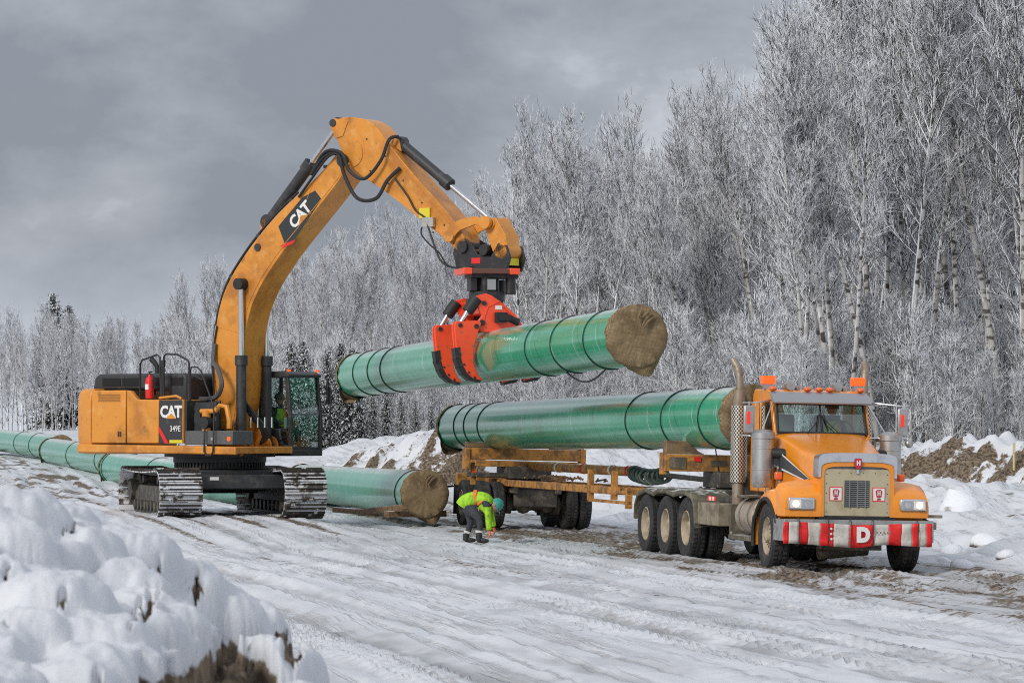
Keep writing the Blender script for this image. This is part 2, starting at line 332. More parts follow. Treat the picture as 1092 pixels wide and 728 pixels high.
def snow_mat(name, dirt_attr=True, steep=None, road=False):
    m = bpy.data.materials.new(name); m.use_nodes = True; t = m.node_tree; n = t.nodes; l = t.links; b = n['Principled BSDF']
    b.inputs['Roughness'].default_value = .75; b.inputs['Specular IOR Level'].default_value = .25
    b.inputs['Subsurface Weight'].default_value = 0
    g = n.new('ShaderNodeNewGeometry'); pos = g.outputs['Position']
    n1 = n.new('ShaderNodeTexNoise'); n1.inputs['Scale'].default_value = .8; n1.inputs['Detail'].default_value = 6; l.new(pos, n1.inputs[0])
    sn = n.new('ShaderNodeMix'); sn.data_type = 'RGBA'; sn.inputs[6].default_value = (.56, .58, .62, 1); sn.inputs[7].default_value = (.76, .775, .80, 1)
    l.new(n1.outputs[0], sn.inputs[0])
    n2 = n.new('ShaderNodeTexNoise'); n2.inputs['Scale'].default_value = 6; n2.inputs['Detail'].default_value = 8; n2.inputs['Roughness'].default_value = .7; l.new(pos, n2.inputs[0])
    n3 = n.new('ShaderNodeTexNoise'); n3.inputs['Scale'].default_value = 14; n3.inputs['Detail'].default_value = 6; l.new(pos, n3.inputs[0])
    dc = n.new('ShaderNodeMix'); dc.data_type = 'RGBA'; dc.inputs[6].default_value = (.055, .040, .028, 1); dc.inputs[7].default_value = (.23, .175, .12, 1); 
    r3 = n.new('ShaderNodeMapRange'); r3.inputs[1].default_value = .38; r3.inputs[2].default_value = .60; l.new(n3.outputs[0], r3.inputs[0]); l.new(r3.outputs[0], dc.inputs[0])
    ap = n.new('ShaderNodeAttribute'); ap.attribute_name = 'pack_shade'; pk = n.new('ShaderNodeMix'); pk.data_type = 'RGBA'; l.new(ap.outputs['Fac'], pk.inputs[0]); l.new(sn.outputs[2], pk.inputs[6]); pk.inputs[7].default_value = (.36, .365, .375, 1); sn = pk  # grey tint of packed slush, also painting shade into the ruts
    if dirt_attr:
        a = n.new('ShaderNodeAttribute'); a.attribute_name = 'dirt'; f = a.outputs['Fac']
    if steep:
        sx_ = n.new('ShaderNodeSeparateXYZ'); l.new(g.outputs['Normal'], sx_.inputs[0])
        rr = n.new('ShaderNodeMapRange'); rr.inputs[1].default_value = steep[0]; rr.inputs[2].default_value = steep[1]; rr.inputs[3].default_value = 1; rr.inputs[4].default_value = 0; l.new(sx_.outputs[2], rr.inputs[0])
        if dirt_attr:
            mm = n.new('ShaderNodeMath'); mm.operation = 'MULTIPLY' if steep[2] else 'ADD'; mm.use_clamp = True; l.new(rr.outputs[0], mm.inputs[0]); l.new(f, mm.inputs[1]); f = mm.outputs[0]
        else: f = rr.outputs[0]
    ad = n.new('ShaderNodeMath'); ad.operation = 'ADD'; l.new(n2.outputs[0], ad.inputs[0]); l.new(f, ad.inputs[1])
    rr = n.new('ShaderNodeMapRange'); rr.inputs[1].default_value = .93; rr.inputs[2].default_value = 1.03; l.new(ad.outputs[0], rr.inputs[0])
    mx = n.new('ShaderNodeMix'); mx.data_type = 'RGBA'; l.new(rr.outputs[0], mx.inputs[0]); l.new(sn.outputs[2], mx.inputs[6]); l.new(dc.outputs[2], mx.inputs[7])
    l.new(mx.outputs[2], b.inputs['Base Color'])
    bb = n.new('ShaderNodeBump'); bb.inputs['Strength'].default_value = .5; bb.inputs['Distance'].default_value = .03; l.new(n2.outputs[0], bb.inputs['Height']); l.new(bb.outputs[0], b.inputs['Normal'])
    if road:     # fine wheel tracks pressed along the road, slush grey and rut shade painted into their bottoms
        m1 = n.new('ShaderNodeMapping'); m1.inputs['Rotation'].default_value = (0, 0, R(-12)); l.new(pos, m1.inputs[0])
        m2 = n.new('ShaderNodeMapping'); m2.inputs['Scale'].default_value = (4.2, .10, 1); l.new(m1.outputs[0], m2.inputs[0])
        n4 = n.new('ShaderNodeTexNoise'); n4.inputs['Scale'].default_value = 1; n4.inputs['Detail'].default_value = 5; n4.inputs['Roughness'].default_value = .6; n4.inputs['Distortion'].default_value = .3; l.new(m2.outputs[0], n4.inputs[0])
        r4 = n.new('ShaderNodeMapRange'); r4.inputs[1].default_value = .52; r4.inputs[2].default_value = .62; r4.inputs[4].default_value = .62; l.new(n4.outputs[0], r4.inputs[0])
        m5 = n.new('ShaderNodeMapRange'); m5.inputs[1].default_value = .38; m5.inputs[2].default_value = .55; l.new(n2.outputs[0], m5.inputs[0])
        mu = n.new('ShaderNodeMath'); mu.operation = 'MULTIPLY'; l.new(r4.outputs[0], mu.inputs[0]); l.new(m5.outputs[0], mu.inputs[1])
        m6 = n.new('ShaderNodeMix'); m6.data_type = 'RGBA'; l.new(mu.outputs[0], m6.inputs[0]); l.new(mx.outputs[2], m6.inputs[6]); m6.inputs[7].default_value = (.36, .355, .35, 1); l.new(m6.outputs[2], b.inputs['Base Color'])
        b2 = n.new('ShaderNodeBump'); b2.invert = True; b2.inputs['Strength'].default_value = .6; b2.inputs['Distance'].default_value = .06; l.new(r4.outputs[0], b2.inputs['Height']); l.new(bb.outputs[0], b2.inputs['Normal']); l.new(b2.outputs[0], b.inputs['Normal'])
    return m
snow_g = snow_mat('trampled snow', True, None, True); snow_b = snow_mat('snow over dirt', True, None); snow_f = snow_mat('fresh snow over clods', True, (.16, .42, True))

# ------------------------------------------------------------------ ground
SN, CS = math.sin(R(12)), math.cos(R(12))
TX, TY, TZ = 5.2, 52.4, -.07                     # truck front axle
def sa(x, y): return CS*(x-TX) + SN*(y-TY), -SN*(x-TX) + CS*(y-TY)
def xy(s, a): return TX + CS*s - SN*a, TY + SN*s + CS*a
def base_h(s, a):
    z = -.07 + .0*s
    z = z + .95 * smooth(25, 105, a) + 1.25 * smooth(95, 210, a)
    z = z + .27 * smooth(-3.2, -6.5, s) * smooth(5, 20, a) * (1 - smooth(30, 50, a))
    z = z + .10 * smooth(-1.5, -6, s)
    lum = fbm(s*.55, a*.4, 4, 3)
    bank = smooth(2.8, 9.5, s + 1.2*(fbm(a*.12, a*0, 2, 5)-.5)) * (.42 + .80*lum) * (1 - .8*smooth(85, 110, a)) * smooth(-34, -14, a)
    bank = bank + smooth(2.6, 4.5, s) * .62*(fbm(s*1.3, a*.9, 4, 13)-.45) * (1 - smooth(60, 90, a))
    z = z + bank * (1 - .3*smooth(14, 40, s))
    z = z + .35*smooth(40, 55, a)*smooth(-1, 3, s)*(1-smooth(80, 120, a))*(.5+1.1*lum)
    return z
def ruts(s, a):
    sw = s + .9*np.sin(a*.045 + .5) + .35*(fbm(a*.06, a*0, 2, 8) - .5)
    prof = (fbm(sw*1.05, a*.012, 3, 21, .6) - .5)*.14 + (fbm(sw*3.4, a*.02, 2, 31) - .5)*.15 + (fbm(sw*8, a*.04, 2, 33) - .5)*.05
    tread = (np.abs((a*2.9 + sw*1.6 + fbm(s, a*.4, 2, 46)*1.5) % 1 - .5) - .25) * .17 * smooth(.50, .58, fbm(sw*1.9, a*.02, 2, 44)) * smooth(.35, .55, fbm(s*.7, a*.3, 2, 45))
    rough = (fbm(s*3, a*2, 4, 51) - .5)*.07
    k = smooth(3.2, 1.5, s) * (1 - smooth(60, 110, a))
    return (prof + tread)*k + rough * (1 - .6*smooth(60, 110, a))
def build_ground():
    sl = np.concatenate([-24 - np.geomspace(.1, 3000, 46)[::-1], np.arange(-22, 5, .095), np.arange(5, 12, .16), np.arange(12, 30, .3), 30 + np.geomspace(.3, 3000, 44)])
    al = np.concatenate([-50 - np.geomspace(.3, 250, 16)[::-1], np.arange(-50, -30, .5), np.arange(-30, 2, .085), np.arange(2, 46, .21), np.arange(46, 110, .55), 110 + np.geomspace(.6, 6000, 70)])
    S, A = np.meshgrid(sl, al); 
    Z = base_h(S, A) + ruts(S, A) * (np.abs(S) < 40)
    X, Y = xy(S, A)
    # dirt: churned wheel lane below the truck, faint brown lanes elsewhere
    f1 = fbm(S*.9, A*.12, 3, 61); f2 = fbm(S*2.6, A*.35, 3, 71)
    lane = smooth(-3.8, -1.9, S) * smooth(3.6, 1.9, S) * (1-smooth(36, 70, A))
    d = lane * (.37 + .62*(f2 - .3) + .35*(fbm(S*5, A*1.5, 3, 87)-.5)) 
    sw = S + .9*np.sin(A*.045 + .5)
    for c_, wd, am in ((-3.9, .3, .5), (-5.2, .34, .58), (-6.3, .2, .52), (-7.3, .12, .45), (-8.2, .28, .55), (-9.4, .16, .5), (-10.4, .30, .55), (-11.2, .18, .5), (-14.5, .3, .45)):
        d = d + am*np.exp(-((sw - c_)/wd)**2) * smooth(.35, .6, f1) * (1 - .4*smooth(20, -20, A))
    d = d + .55*smooth(-11.5, -9, S)*smooth(-5.6, -7.4, S)*smooth(32, 44, A)*(1-smooth(110, 150, A))*smooth(.42, .62, f2)
    d = d + .5*smooth(-9.5, -8, S)*smooth(-3, -4.5, S)*smooth(14, 19, A)*(1-smooth(30, 34, A))*(f2)
    d = d + .5*smooth(3, 6, S)*smooth(.60, .75, fbm(S*1.3, A*1.3, 3, 91))*(1 - smooth(110, 140, A))
    n0, n1 = S.shape; I = np.arange(n0*n1).reshape(n0, n1)
    F = np.stack([I[:-1, :-1], I[:-1, 1:], I[1:, 1:], I[1:, :-1]], -1).reshape(-1, 4)
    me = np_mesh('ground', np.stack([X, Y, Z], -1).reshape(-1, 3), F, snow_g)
    at = me.attributes.new('dirt', 'FLOAT', 'POINT'); at.data.foreach_set('value', np.clip(d, 0, 1).astype(np.float32).ravel())
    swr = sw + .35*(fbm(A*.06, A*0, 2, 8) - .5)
    pk = (smooth(.50, .28, fbm(swr*1.05, A*.012, 3, 21, .6))*.55 + smooth(.46, .28, fbm(swr*3.4, A*.02, 2, 31))*.85) * smooth(.25, .55, fbm(S*3, A*.8, 4, 81)) * smooth(3.2, 1.5, S) * smooth(90, 50, A) * .75 + lane*.5  # slush grey plus painted shade, strongest in the rut hollows
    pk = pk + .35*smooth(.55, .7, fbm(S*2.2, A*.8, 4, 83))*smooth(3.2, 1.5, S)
    at = me.attributes.new('pack_shade', 'FLOAT', 'POINT'); at.data.foreach_set('value', np.clip(pk, 0, 1).astype(np.float32).ravel())
    o = bpy.data.objects.new('snow_ground', me); C.objects.link(o); o['kind'] = 'structure'; return o
def gz(x, y):
    s, a = sa(x, y); s = np.array([float(s)]); a = np.array([float(a)]); return float((base_h(s, a) + ruts(s, a))[0])
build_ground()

def bank(name, p0, p1, h, half, seed, m, dirt_lo, base=0., nl=260, nw=60, snowtop=.35, rough=.55):
    """a rough ridge of pushed-up dirt between two points, its steep near face bare, its top snowed in"""
    p0 = np.array(p0); p1 = np.array(p1); d = p1 - p0; ln = np.hypot(*d); d = d/ln; nrm = np.array([-d[1], d[0]])
    if nrm[1] > 0: nrm = -nrm                # towards the camera
    u = np.linspace(0, 1, nl); v = np.linspace(-1, 1, nw); U, V = np.meshgrid(u, v, indexing='ij')
    hh = h(U) if callable(h) else h
    wob = (fbm(U*ln*.25, U*0, 3, seed) - .5)*1.6
    X = p0[0] + d[0]*ln*U + nrm[0]*(V*half + wob); Y = p0[1] + d[1]*ln*U + nrm[1]*(V*half + wob)
    prof = np.where(V > 0, 1 - smooth(.12, .95, V), 1 - smooth(.1, 1., -V))
    lump = fbm(U*ln*1.4, V*half*1.4, 4, seed+3)
    strip = fbm(U*ln*3.2 + V*2, V*half*.5, 3, seed+9)
    ends = smooth(0, .06, U)*smooth(1, .94, U)
    Z = base + (hh*prof*(.75 + .5*lump) + (lump-.5)*rough + (strip-.5)*.42)*ends - .25*(1-ends) - .15*smooth(.8, 1, np.abs(V))
    dd = dirt_lo * smooth(.06, .17, V) * (.30 + .62*strip) * (.6 + smooth(.3, .5, fbm(U*ln*.5, V*2, 3, seed+5))*.5)
    dd = dd * (.62 + .38*smooth(.36, .52, fbm(U*ln*1.3 + V*1.5, V*half*1.1, 4, seed+21)))
    I = np.arange(nl*nw).reshape(nl, nw); F = np.stack([I[:-1, :-1], I[:-1, 1:], I[1:, 1:], I[1:, :-1]], -1).reshape(-1, 4)
    me = np_mesh(name, np.stack([X, Y, Z], -1).reshape(-1, 3), F[:, ::-1], m)
    at = me.attributes.new('dirt', 'FLOAT', 'POINT'); at.data.foreach_set('value', np.clip(dd, 0, 1).astype(np.float32).ravel())
    o = bpy.data.objects.new(name, me); C.objects.link(o); o['kind'] = 'structure'; return o
bank('dirt_embankment', (27, 64), (9.6, 88), lambda u: 1.30 + .12*np.sin(u*9), 3.6, 11, snow_b, 1.0, base=.34)
bank('dirt_bank', (-.6, 104), (-5.6, 110), lambda u: 1.0 + .2*smooth(0, .4, u) - .8*smooth(.45, 1, u), 3.0, 23, snow_b, .95, base=.72, nl=200)

# near mound of snowed-in clods at the left edge of the frame
def mound():
    nx, ny = 430, 430
    x = np.linspace(-3.4, -.35, nx); y = np.linspace(6.8, 16.5, ny); X, Y = np.meshgrid(x, y, indexing='ij')
    k = Y/12.
    crest_x = np.array([-3.4, -1.87, -1.67, -1.36, -1.22, -1.08, -.88, -.77, -.70, -.6, -.3])
    crest_z = np.array([2.04, 1.97, 1.90, 1.76, 1.66, 1.55, 1.44, 1.33, 1.10, .85, .5])
    ridge = np.interp(X/k, crest_x, crest_z)
    prof = np.interp(Y, [6.8, 8.5, 10, 11.2, 12.2, 13.6, 15, 16.5], [-.95, -.62, -.34, -.13, -.02, -.18, -.7, -1.6])
    base = ridge + prof - .10
    r2 = np.random.default_rng(5); Z = base.copy()
    for i in range(760):
        cx, cy = r2.uniform(-3.3, -.45), r2.uniform(7, 15.5); rad = (.05 + .20*r2.uniform(0, 1)**1.7)*(1.1 if cx < -1.2 else .85)
        zc = float(np.interp(cx/(cy/12), crest_x, crest_z) + np.interp(cy, [6.8, 8.5, 10, 11.2, 12.2, 13.6, 15, 16.5], [-.95, -.62, -.34, -.13, -.02, -.18, -.7, -1.6])) - .11 - rad*.30
        ax = r2.uniform(.8, 1.4); q1 = r2.uniform(-.4, .4); d2 = ((X-cx)/ax + q1*(Y-cy)*.5)**2 + ((Y-cy)*.8)**2
        m = d2 < (rad*1.25)**2
        if not m.any(): continue
        dd = np.sqrt(d2[m])/rad; pw = 2 + 2.5*float(_h(i, 3, 1)); top = zc + rad*.92*np.maximum(1-dd**pw, 0)**.5 - 3*np.maximum(dd-1, 0)*rad + (fbm(X[m]*22+i, Y[m]*15, 2, 7)-.5)*.03
        zz = Z[m]; kk = .018; h_ = np.clip(.5 + .5*(top-zz)/kk, 0, 1); Z[m] = zz*(1-h_) + top*h_ + kk*h_*(1-h_)
    Z += (fbm(X*7, Y*5, 5, 5, .6)-.5)*.06
    # undercut bank of bare clay below the lowest snow pillow
    vv = 460 + (2.15 - Z)/Y*3500; us = 546 + X/Y*3500
    edge = 684 + 13*np.sin(us*.045) + 26*(fbm(us*.05, us*0, 3, 9)-.5)
    cut = smooth(edge-1, edge+3, vv)*smooth(146, 152, us)*smooth(300, 292, us)
    rk = fbm(X*16, Y*9, 4, 6)
    Z = Z - cut*(.14 + (rk-.5)*.16)
    D = cut*1.0
    wu = us + 26*(fbm(us*.09, vv*.09, 3, 41)-.5); wv = vv + 26*(fbm(us*.09, vv*.09, 3, 42)-.5)
    for (hu, hv, hr, hy) in ((158, 641, 9, 15), (206, 617, 11, 7), (140, 655, 4, 7), (168, 601, 4, 7), (76, 563, 9, 4), (8, 611, 5, 9), (103, 716, 5, 8), (312, 688, 13, 14), (300, 672, 8, 6), (12, 660, 8, 4), (66, 632, 3, 5)):
        q = smooth(1.15, .75, np.sqrt(((wu-hu)/hr)**2 + ((wv-hv)/hy)**2)); Z = Z - .07*q; D = D + q*.9
    g = np.gradient(Z, x, y); 
    I = np.arange(nx*ny).reshape(nx, ny); F = np.stack([I[:-1, :-1], I[1:, :-1], I[1:, 1:], I[:-1, 1:]], -1).reshape(-1, 4)
    me = np_mesh('snow_mound', np.stack([X, Y, Z], -1).reshape(-1, 3), F, snow_mat('fresh snow on clay clods', True, None))
    at = me.attributes.new('dirt', 'FLOAT', 'POINT'); at.data.foreach_set('value', np.clip(D, 0, 1).astype(np.float32).ravel())
    o = bpy.data.objects.new('snow_mound', me); C.objects.link(o); o['kind'] = 'structure'
mound()

# loose snowy clods lying on the bank
def clod_mesh(seed):
    r = random.Random(seed); b = MB(); b.ball((0, 0, 0), 1, 14)
    b.v = [tuple(c*(1 + .28*(float(vn(p[0]*2+seed, p[1]*2+p[2]*1.7, seed))-.5)*2) for c in p) for p in b.v]
    return b.mesh('clod', clod_mat, 60)
clod_mat = mat('clay clod under snow', (.15, .11, .075), .9, var=[((.07, .05, .035), 3, .4, .6, .8)], snow=(.0, .4, 3, .9), bump=(6, .8))
clods = [clod_mesh(i) for i in range(4)]
def P(u, v, D): return Vector(((u-546)/3500*D, D, 2.15 + (460-v)/3500*D))
def on_ground(u, D): x = (u-546)/3500*D; return Vector((x, D, gz(x, D)))
for i, (u, D, sz, lab) in enumerate(((1022, 66, .42, 'snow capped clay block standing on the bank right of the truck'), (1014, 59, .20, 'low snowy clod beside the truck bumper'),
        (1050, 60, .30, 'broad round snowy clod on the right snow bank'), (1026, 53.5, .26, 'snowy clay clod at the foot of the right bank nearest the road'),
        (1072, 55, .17, 'small snow covered clod near the right edge'), (1005, 56, .13, 'tiny snowy lump beside the right front tyre'), (1038, 57, .12, 'small round lump halfway up the right bank'))):
    o = bpy.data.objects.new('clay_clod', clods[i % 4]); C.objects.link(o); p = on_ground(u, D)
    o.location = (p.x, p.y, p.z - sz*.05); o.scale = (sz, sz, sz*(1.1 if i == 0 else .7)); o.rotation_euler = (0, 0, i)
    tag(o, lab, 'clod', 'snowy clods on the right bank')

# ------------------------------------------------------------------ pipes
PR = .533
def make_pipe(A, B, label, m, rings, group='green coated steel pipes', caps=(True, True), slack=None, ringr=.012):
    """A: left/far end centre, B: right/near end centre; local x runs A to B"""
    A = Vector(A); B = Vector(B); d = B - A; Ln = d.length
    root = empty('steel_pipe', A, d.to_track_quat('X', 'Z').to_euler()); tag(root, label, 'pipe', group)
    b = MB(); prof = [(PR, 0), (PR, Ln)]
    nseg = 56; xs = [0, .02] + [Ln*i/12 for i in range(1, 12)] + [Ln-.02, Ln]
    b.lathe([(PR-.018, .0)] + [(PR, x) for x in xs] + [(PR-.018, Ln)], nseg, 'x')
    b.lathe([(PR-.018, Ln-.02), (PR-.018, .02)], nseg, 'x')
    b.build('shell', m, root, 60)
    for k in rings:
        q = MB(); rr = ringr; pr = [(PR + rr*.7 + rr*math.cos(t), k + rr*1.4*math.sin(t)) for t in [2*math.pi*i/8 for i in range(9)]]
        q.lathe(pr, 48, 'x'); q.build('rope_ring', blackm, root, 60)
    if slack is not None:
        q = MB(); x0, x1 = slack
        q.tube([(x0+(x1-x0)*t, -.15+.1*t, -PR - .22*math.sin(math.pi*t)+.02) for t in [i/14 for i in range(15)]], .018, 6); q.build('slack_rope', blackm, root)
    for side, yes in ((0, caps[0]), (1, caps[1])):
        if not yes: continue
        q = MB(); n = 64; sg = 1 if side else -1; x0 = Ln if side else 0; r_ = random.Random(side*9 + int(Ln*100+A.x))
        vs = []; rows = 9
        for j in range(rows):
            for i in range(n):
                t = 2*math.pi*i/n
                pl = 1 + (.006*math.sin(t*9+1) + .006*math.sin(t*17+side))*(1 if j < 4 else .3)
                if j == 0: x, r = -.20 - .035*math.sin(t*3+side) - .02*math.sin(t*11), PR + .022 + .008*math.sin(t*13)
                elif j == 1: x, r = -.11, PR+.022
                elif j == 2: x, r = -.02, PR+.028
                elif j == 3: x, r = .025, PR+.012
                else:
                    f = (j-3)/(rows-4); r = (PR-.01)*(1-f) + .001; x = .028 + .012*math.sin(t*2+f*6)*(1-f) + .012*(1-(1-f)**2) + (.014*math.sin(t*15+side*2+2*math.sin(t*3)) + .010*math.sin(t*31))*(1-f)**1.5
                # a loose flap hangs below the end
                if j <= 1:
                    ta = -1.25 if side else -2.0; fl = max(0, 1 - abs(math.atan2(math.sin(t-ta), math.cos(t-ta)))/.62); r += fl*(.20 if j == 0 else .09)
                    x += fl*(.12 if side else .34)
                vs.append((x0 + sg*x, r*pl*math.cos(t), r*pl*math.sin(t)))
        fs = [(j*n+i, j*n+(i+1) % n, (j+1)*n+(i+1) % n, (j+1)*n+i) for j in range(rows-1) for i in range(n)]
        q.add(vs, fs)
        cap = q.build('burlap_cover', burlap_f, root, 70)
        # a crumpled fold near the top of the cloth
        q = MB()
        for f in range(5):
            t0 = math.pi/2 + r_.uniform(-.9, .5); L_ = r_.uniform(.15, .4)
            q.tube([(x0+sg*(.06+.02*i), (PR-.06-L_*i/5)*math.cos(t0+.07*i), (PR-.06-L_*i/5)*math.sin(t0+.07*i)) for i in range(6)], [.008, .02, .026, .022, .014, .004], 5)
        q.build('cloth_fold', burlap, cap)
    return root
def u_at(A, B, u):      # distance along A..B where the pipe axis crosses photo column u
    A = Vector(A); B = Vector(B); k = (u-546)/3500; d = B-A
    return (k*A.y - A.x)/(d.x - k*d.y) * d.length
hA, hB = P(381, 400, 81.6), P(680, 358, 57.9)
make_pipe(hA, hB, 'green pipe hanging in the red grapple of the excavator', pipe_m, [.03] + [u_at(hA, hB, u) for u in (399, 415, 429, 588, 616, 652)], slack=(u_at(hA, hB, 612), u_at(hA, hB, 650)))
tA, tB = P(489, 455, 80.2), P(803, 445, 55.2)
make_pipe(tA, tB, 'long green pipe loaded on the orange truck and its rear bogie', pipe_m, [.04] + [u_at(tA, tB, u) for u in (507, 518, 533, 696, 735, 776)])
cB, cA = Vector((-2.0, 75.6, .72)), Vector((-6.35, 99.6, .62))
make_pipe(cA, cB, 'green pipe lying on timbers with its burlap end beside the crouching worker', pipe_old, [.05, 23.2], ringr=.012)
l1B, l1A = Vector((-6.3, 87.5, .56)), Vector((-13.6, 112.2, .92))
make_pipe(l1A, l1B, 'green pipe on the ground running behind the excavator tracks', pipe_old, [.6, 9, 17.])
l2B, l2A = Vector((-13.4, 113.4, 1.08)), Vector((-19.2, 137, 1.34))
make_pipe(l2A, l2B, 'far green pipe on the ground left of the excavator', pipe_old, [.5, 10.5, 20])
l3B, l3A = Vector((-19.0, 138.5, 1.46)), Vector((-25.5, 162, 1.75))
make_pipe(l3A, l3B, 'farthest green pipe cut by the left edge of the photo', pipe_old, [.5, 12, 17.5])
# timbers below the pipe by the worker
def timber(p, q, w_, h_, label, m=wood):
    p = Vector(p); q = Vector(q); d = q-p; b = MB(); n = 7; L_ = d.length
    for i in range(n):
        pass
    vs = []; r_ = random.Random(int(L_*1000))
    for i in range(n):
        for (a_, c_) in ((-1, -1), (1, -1), (1, 1), (-1, 1)):
            vs.append((L_*i/(n-1), a_*w_/2*(1+r_.uniform(-.1, .1)), c_*h_/2*(1+r_.uniform(-.1, .1))))
    fs = [(0, 3, 2, 1), ((n-1)*4, (n-1)*4+1, (n-1)*4+2, (n-1)*4+3)] + [(i*4+j, i*4+(j+1) % 4, (i+1)*4+(j+1) % 4, (i+1)*4+j) for i in range(n-1) for j in range(4)]
    b.add(vs, fs); o = b.build('timber', m, None, 0, .012); o.location = p; o.rotation_euler = d.to_track_quat('X', 'Z').to_euler()
    return tag(o, label, 'timber', 'timber skids below the pipes')
timber(P(385, 546, 77.5), P(432, 541, 75.0), .16, .15, 'reddish log laid slanting below the burlap covered pipe end')
timber(P(358, 543, 79), P(400, 546, 77.8), .2, .12, 'dark flat timber under the pipe beside the excavator track')
timber(P(412, 548, 75.4), P(474, 547, 76.2), .22, .14, 'short dark timber directly under the burlap end')
timber(P(222, 545, 87), P(262, 547, 85), .2, .2, 'muddy timber under the pipe between the two excavator tracks')
timber(P(425, 541, 76.5), P(470, 545, 77.5), .14, .12, 'thin timber crossing behind the burlap pipe end')

# ------------------------------------------------------------------ excavator
EZ = .22
ex = empty('excavator', (-6.6, 74.2, EZ), (0, 0, R(-35)))
tag(ex, 'yellow crawler excavator lifting a green pipe with its red grapple', 'excavator')
# undercarriage turned 16 degrees off the line of sight: local x here points along the tracks
UA = R(-74) - R(-35)
UM = Matrix.Rotation(UA, 4, 'Z')
uc = MB()
uc.box(-1.4, 1.4, -.95, .95, .80, 1.08); uc.box(-1.7, -1.0, -1.1, 1.1, .52, .82); uc.box(1.0, 1.7, -1.25, 1.25, .66, .98)
uc.cyl((0, 0, 1.0), (0, 0, 1.12), .85, n=40)
und = uc.build('carriage_frame', dark, ex, 30, .03, UM)
g = MB(); g.cyl((0, 0, 1.10), (0, 0, 1.24), .98, n=56); g.cyl((0, 0, 1.24), (0, 0, 1.36), 1.05, n=48); g.cyl((0, 0, 1.36), (0, 0, 1.44), 1.25, n=48)
for i in range(72):
    a = 2*math.pi*i/72; g.cbox((0, 0, 0), (.05, .035, .12), M=Matrix.Rotation(a, 4, 'Z') @ Matrix.Translation((1.0, 0, 1.18)))
g.build('slewing_ring', dark, ex)
g = MB(); g.box(1.701, 1.712, -.55, -.35, .86, .93); g.build('data_plate', white_p, und)
grouser_m = mat('worn grouser steel', (.05, .045, .042), .45, .4, var=[((.15, .11, .08), 5, .45, .65, .7), ((.80, .82, .85), 5, .58, .64, .8)]); _objrand(grouser_m)
def shoe():
    b = MB(); W_ = .47
    b.prism([(-.098, .0), (.104, .0), (.104, .028), (-.098, .028)], -W_, W_, 1)
    for x_ in (-.05, .055): b.prism([(x_-.011, .026), (x_+.011, .026), (x_+.007, .080), (x_-.007, .080)], -W_, W_, 0)
    return b.mesh('track_shoe', [grouser_m, shoe_m], 20)
shoe_me = shoe()
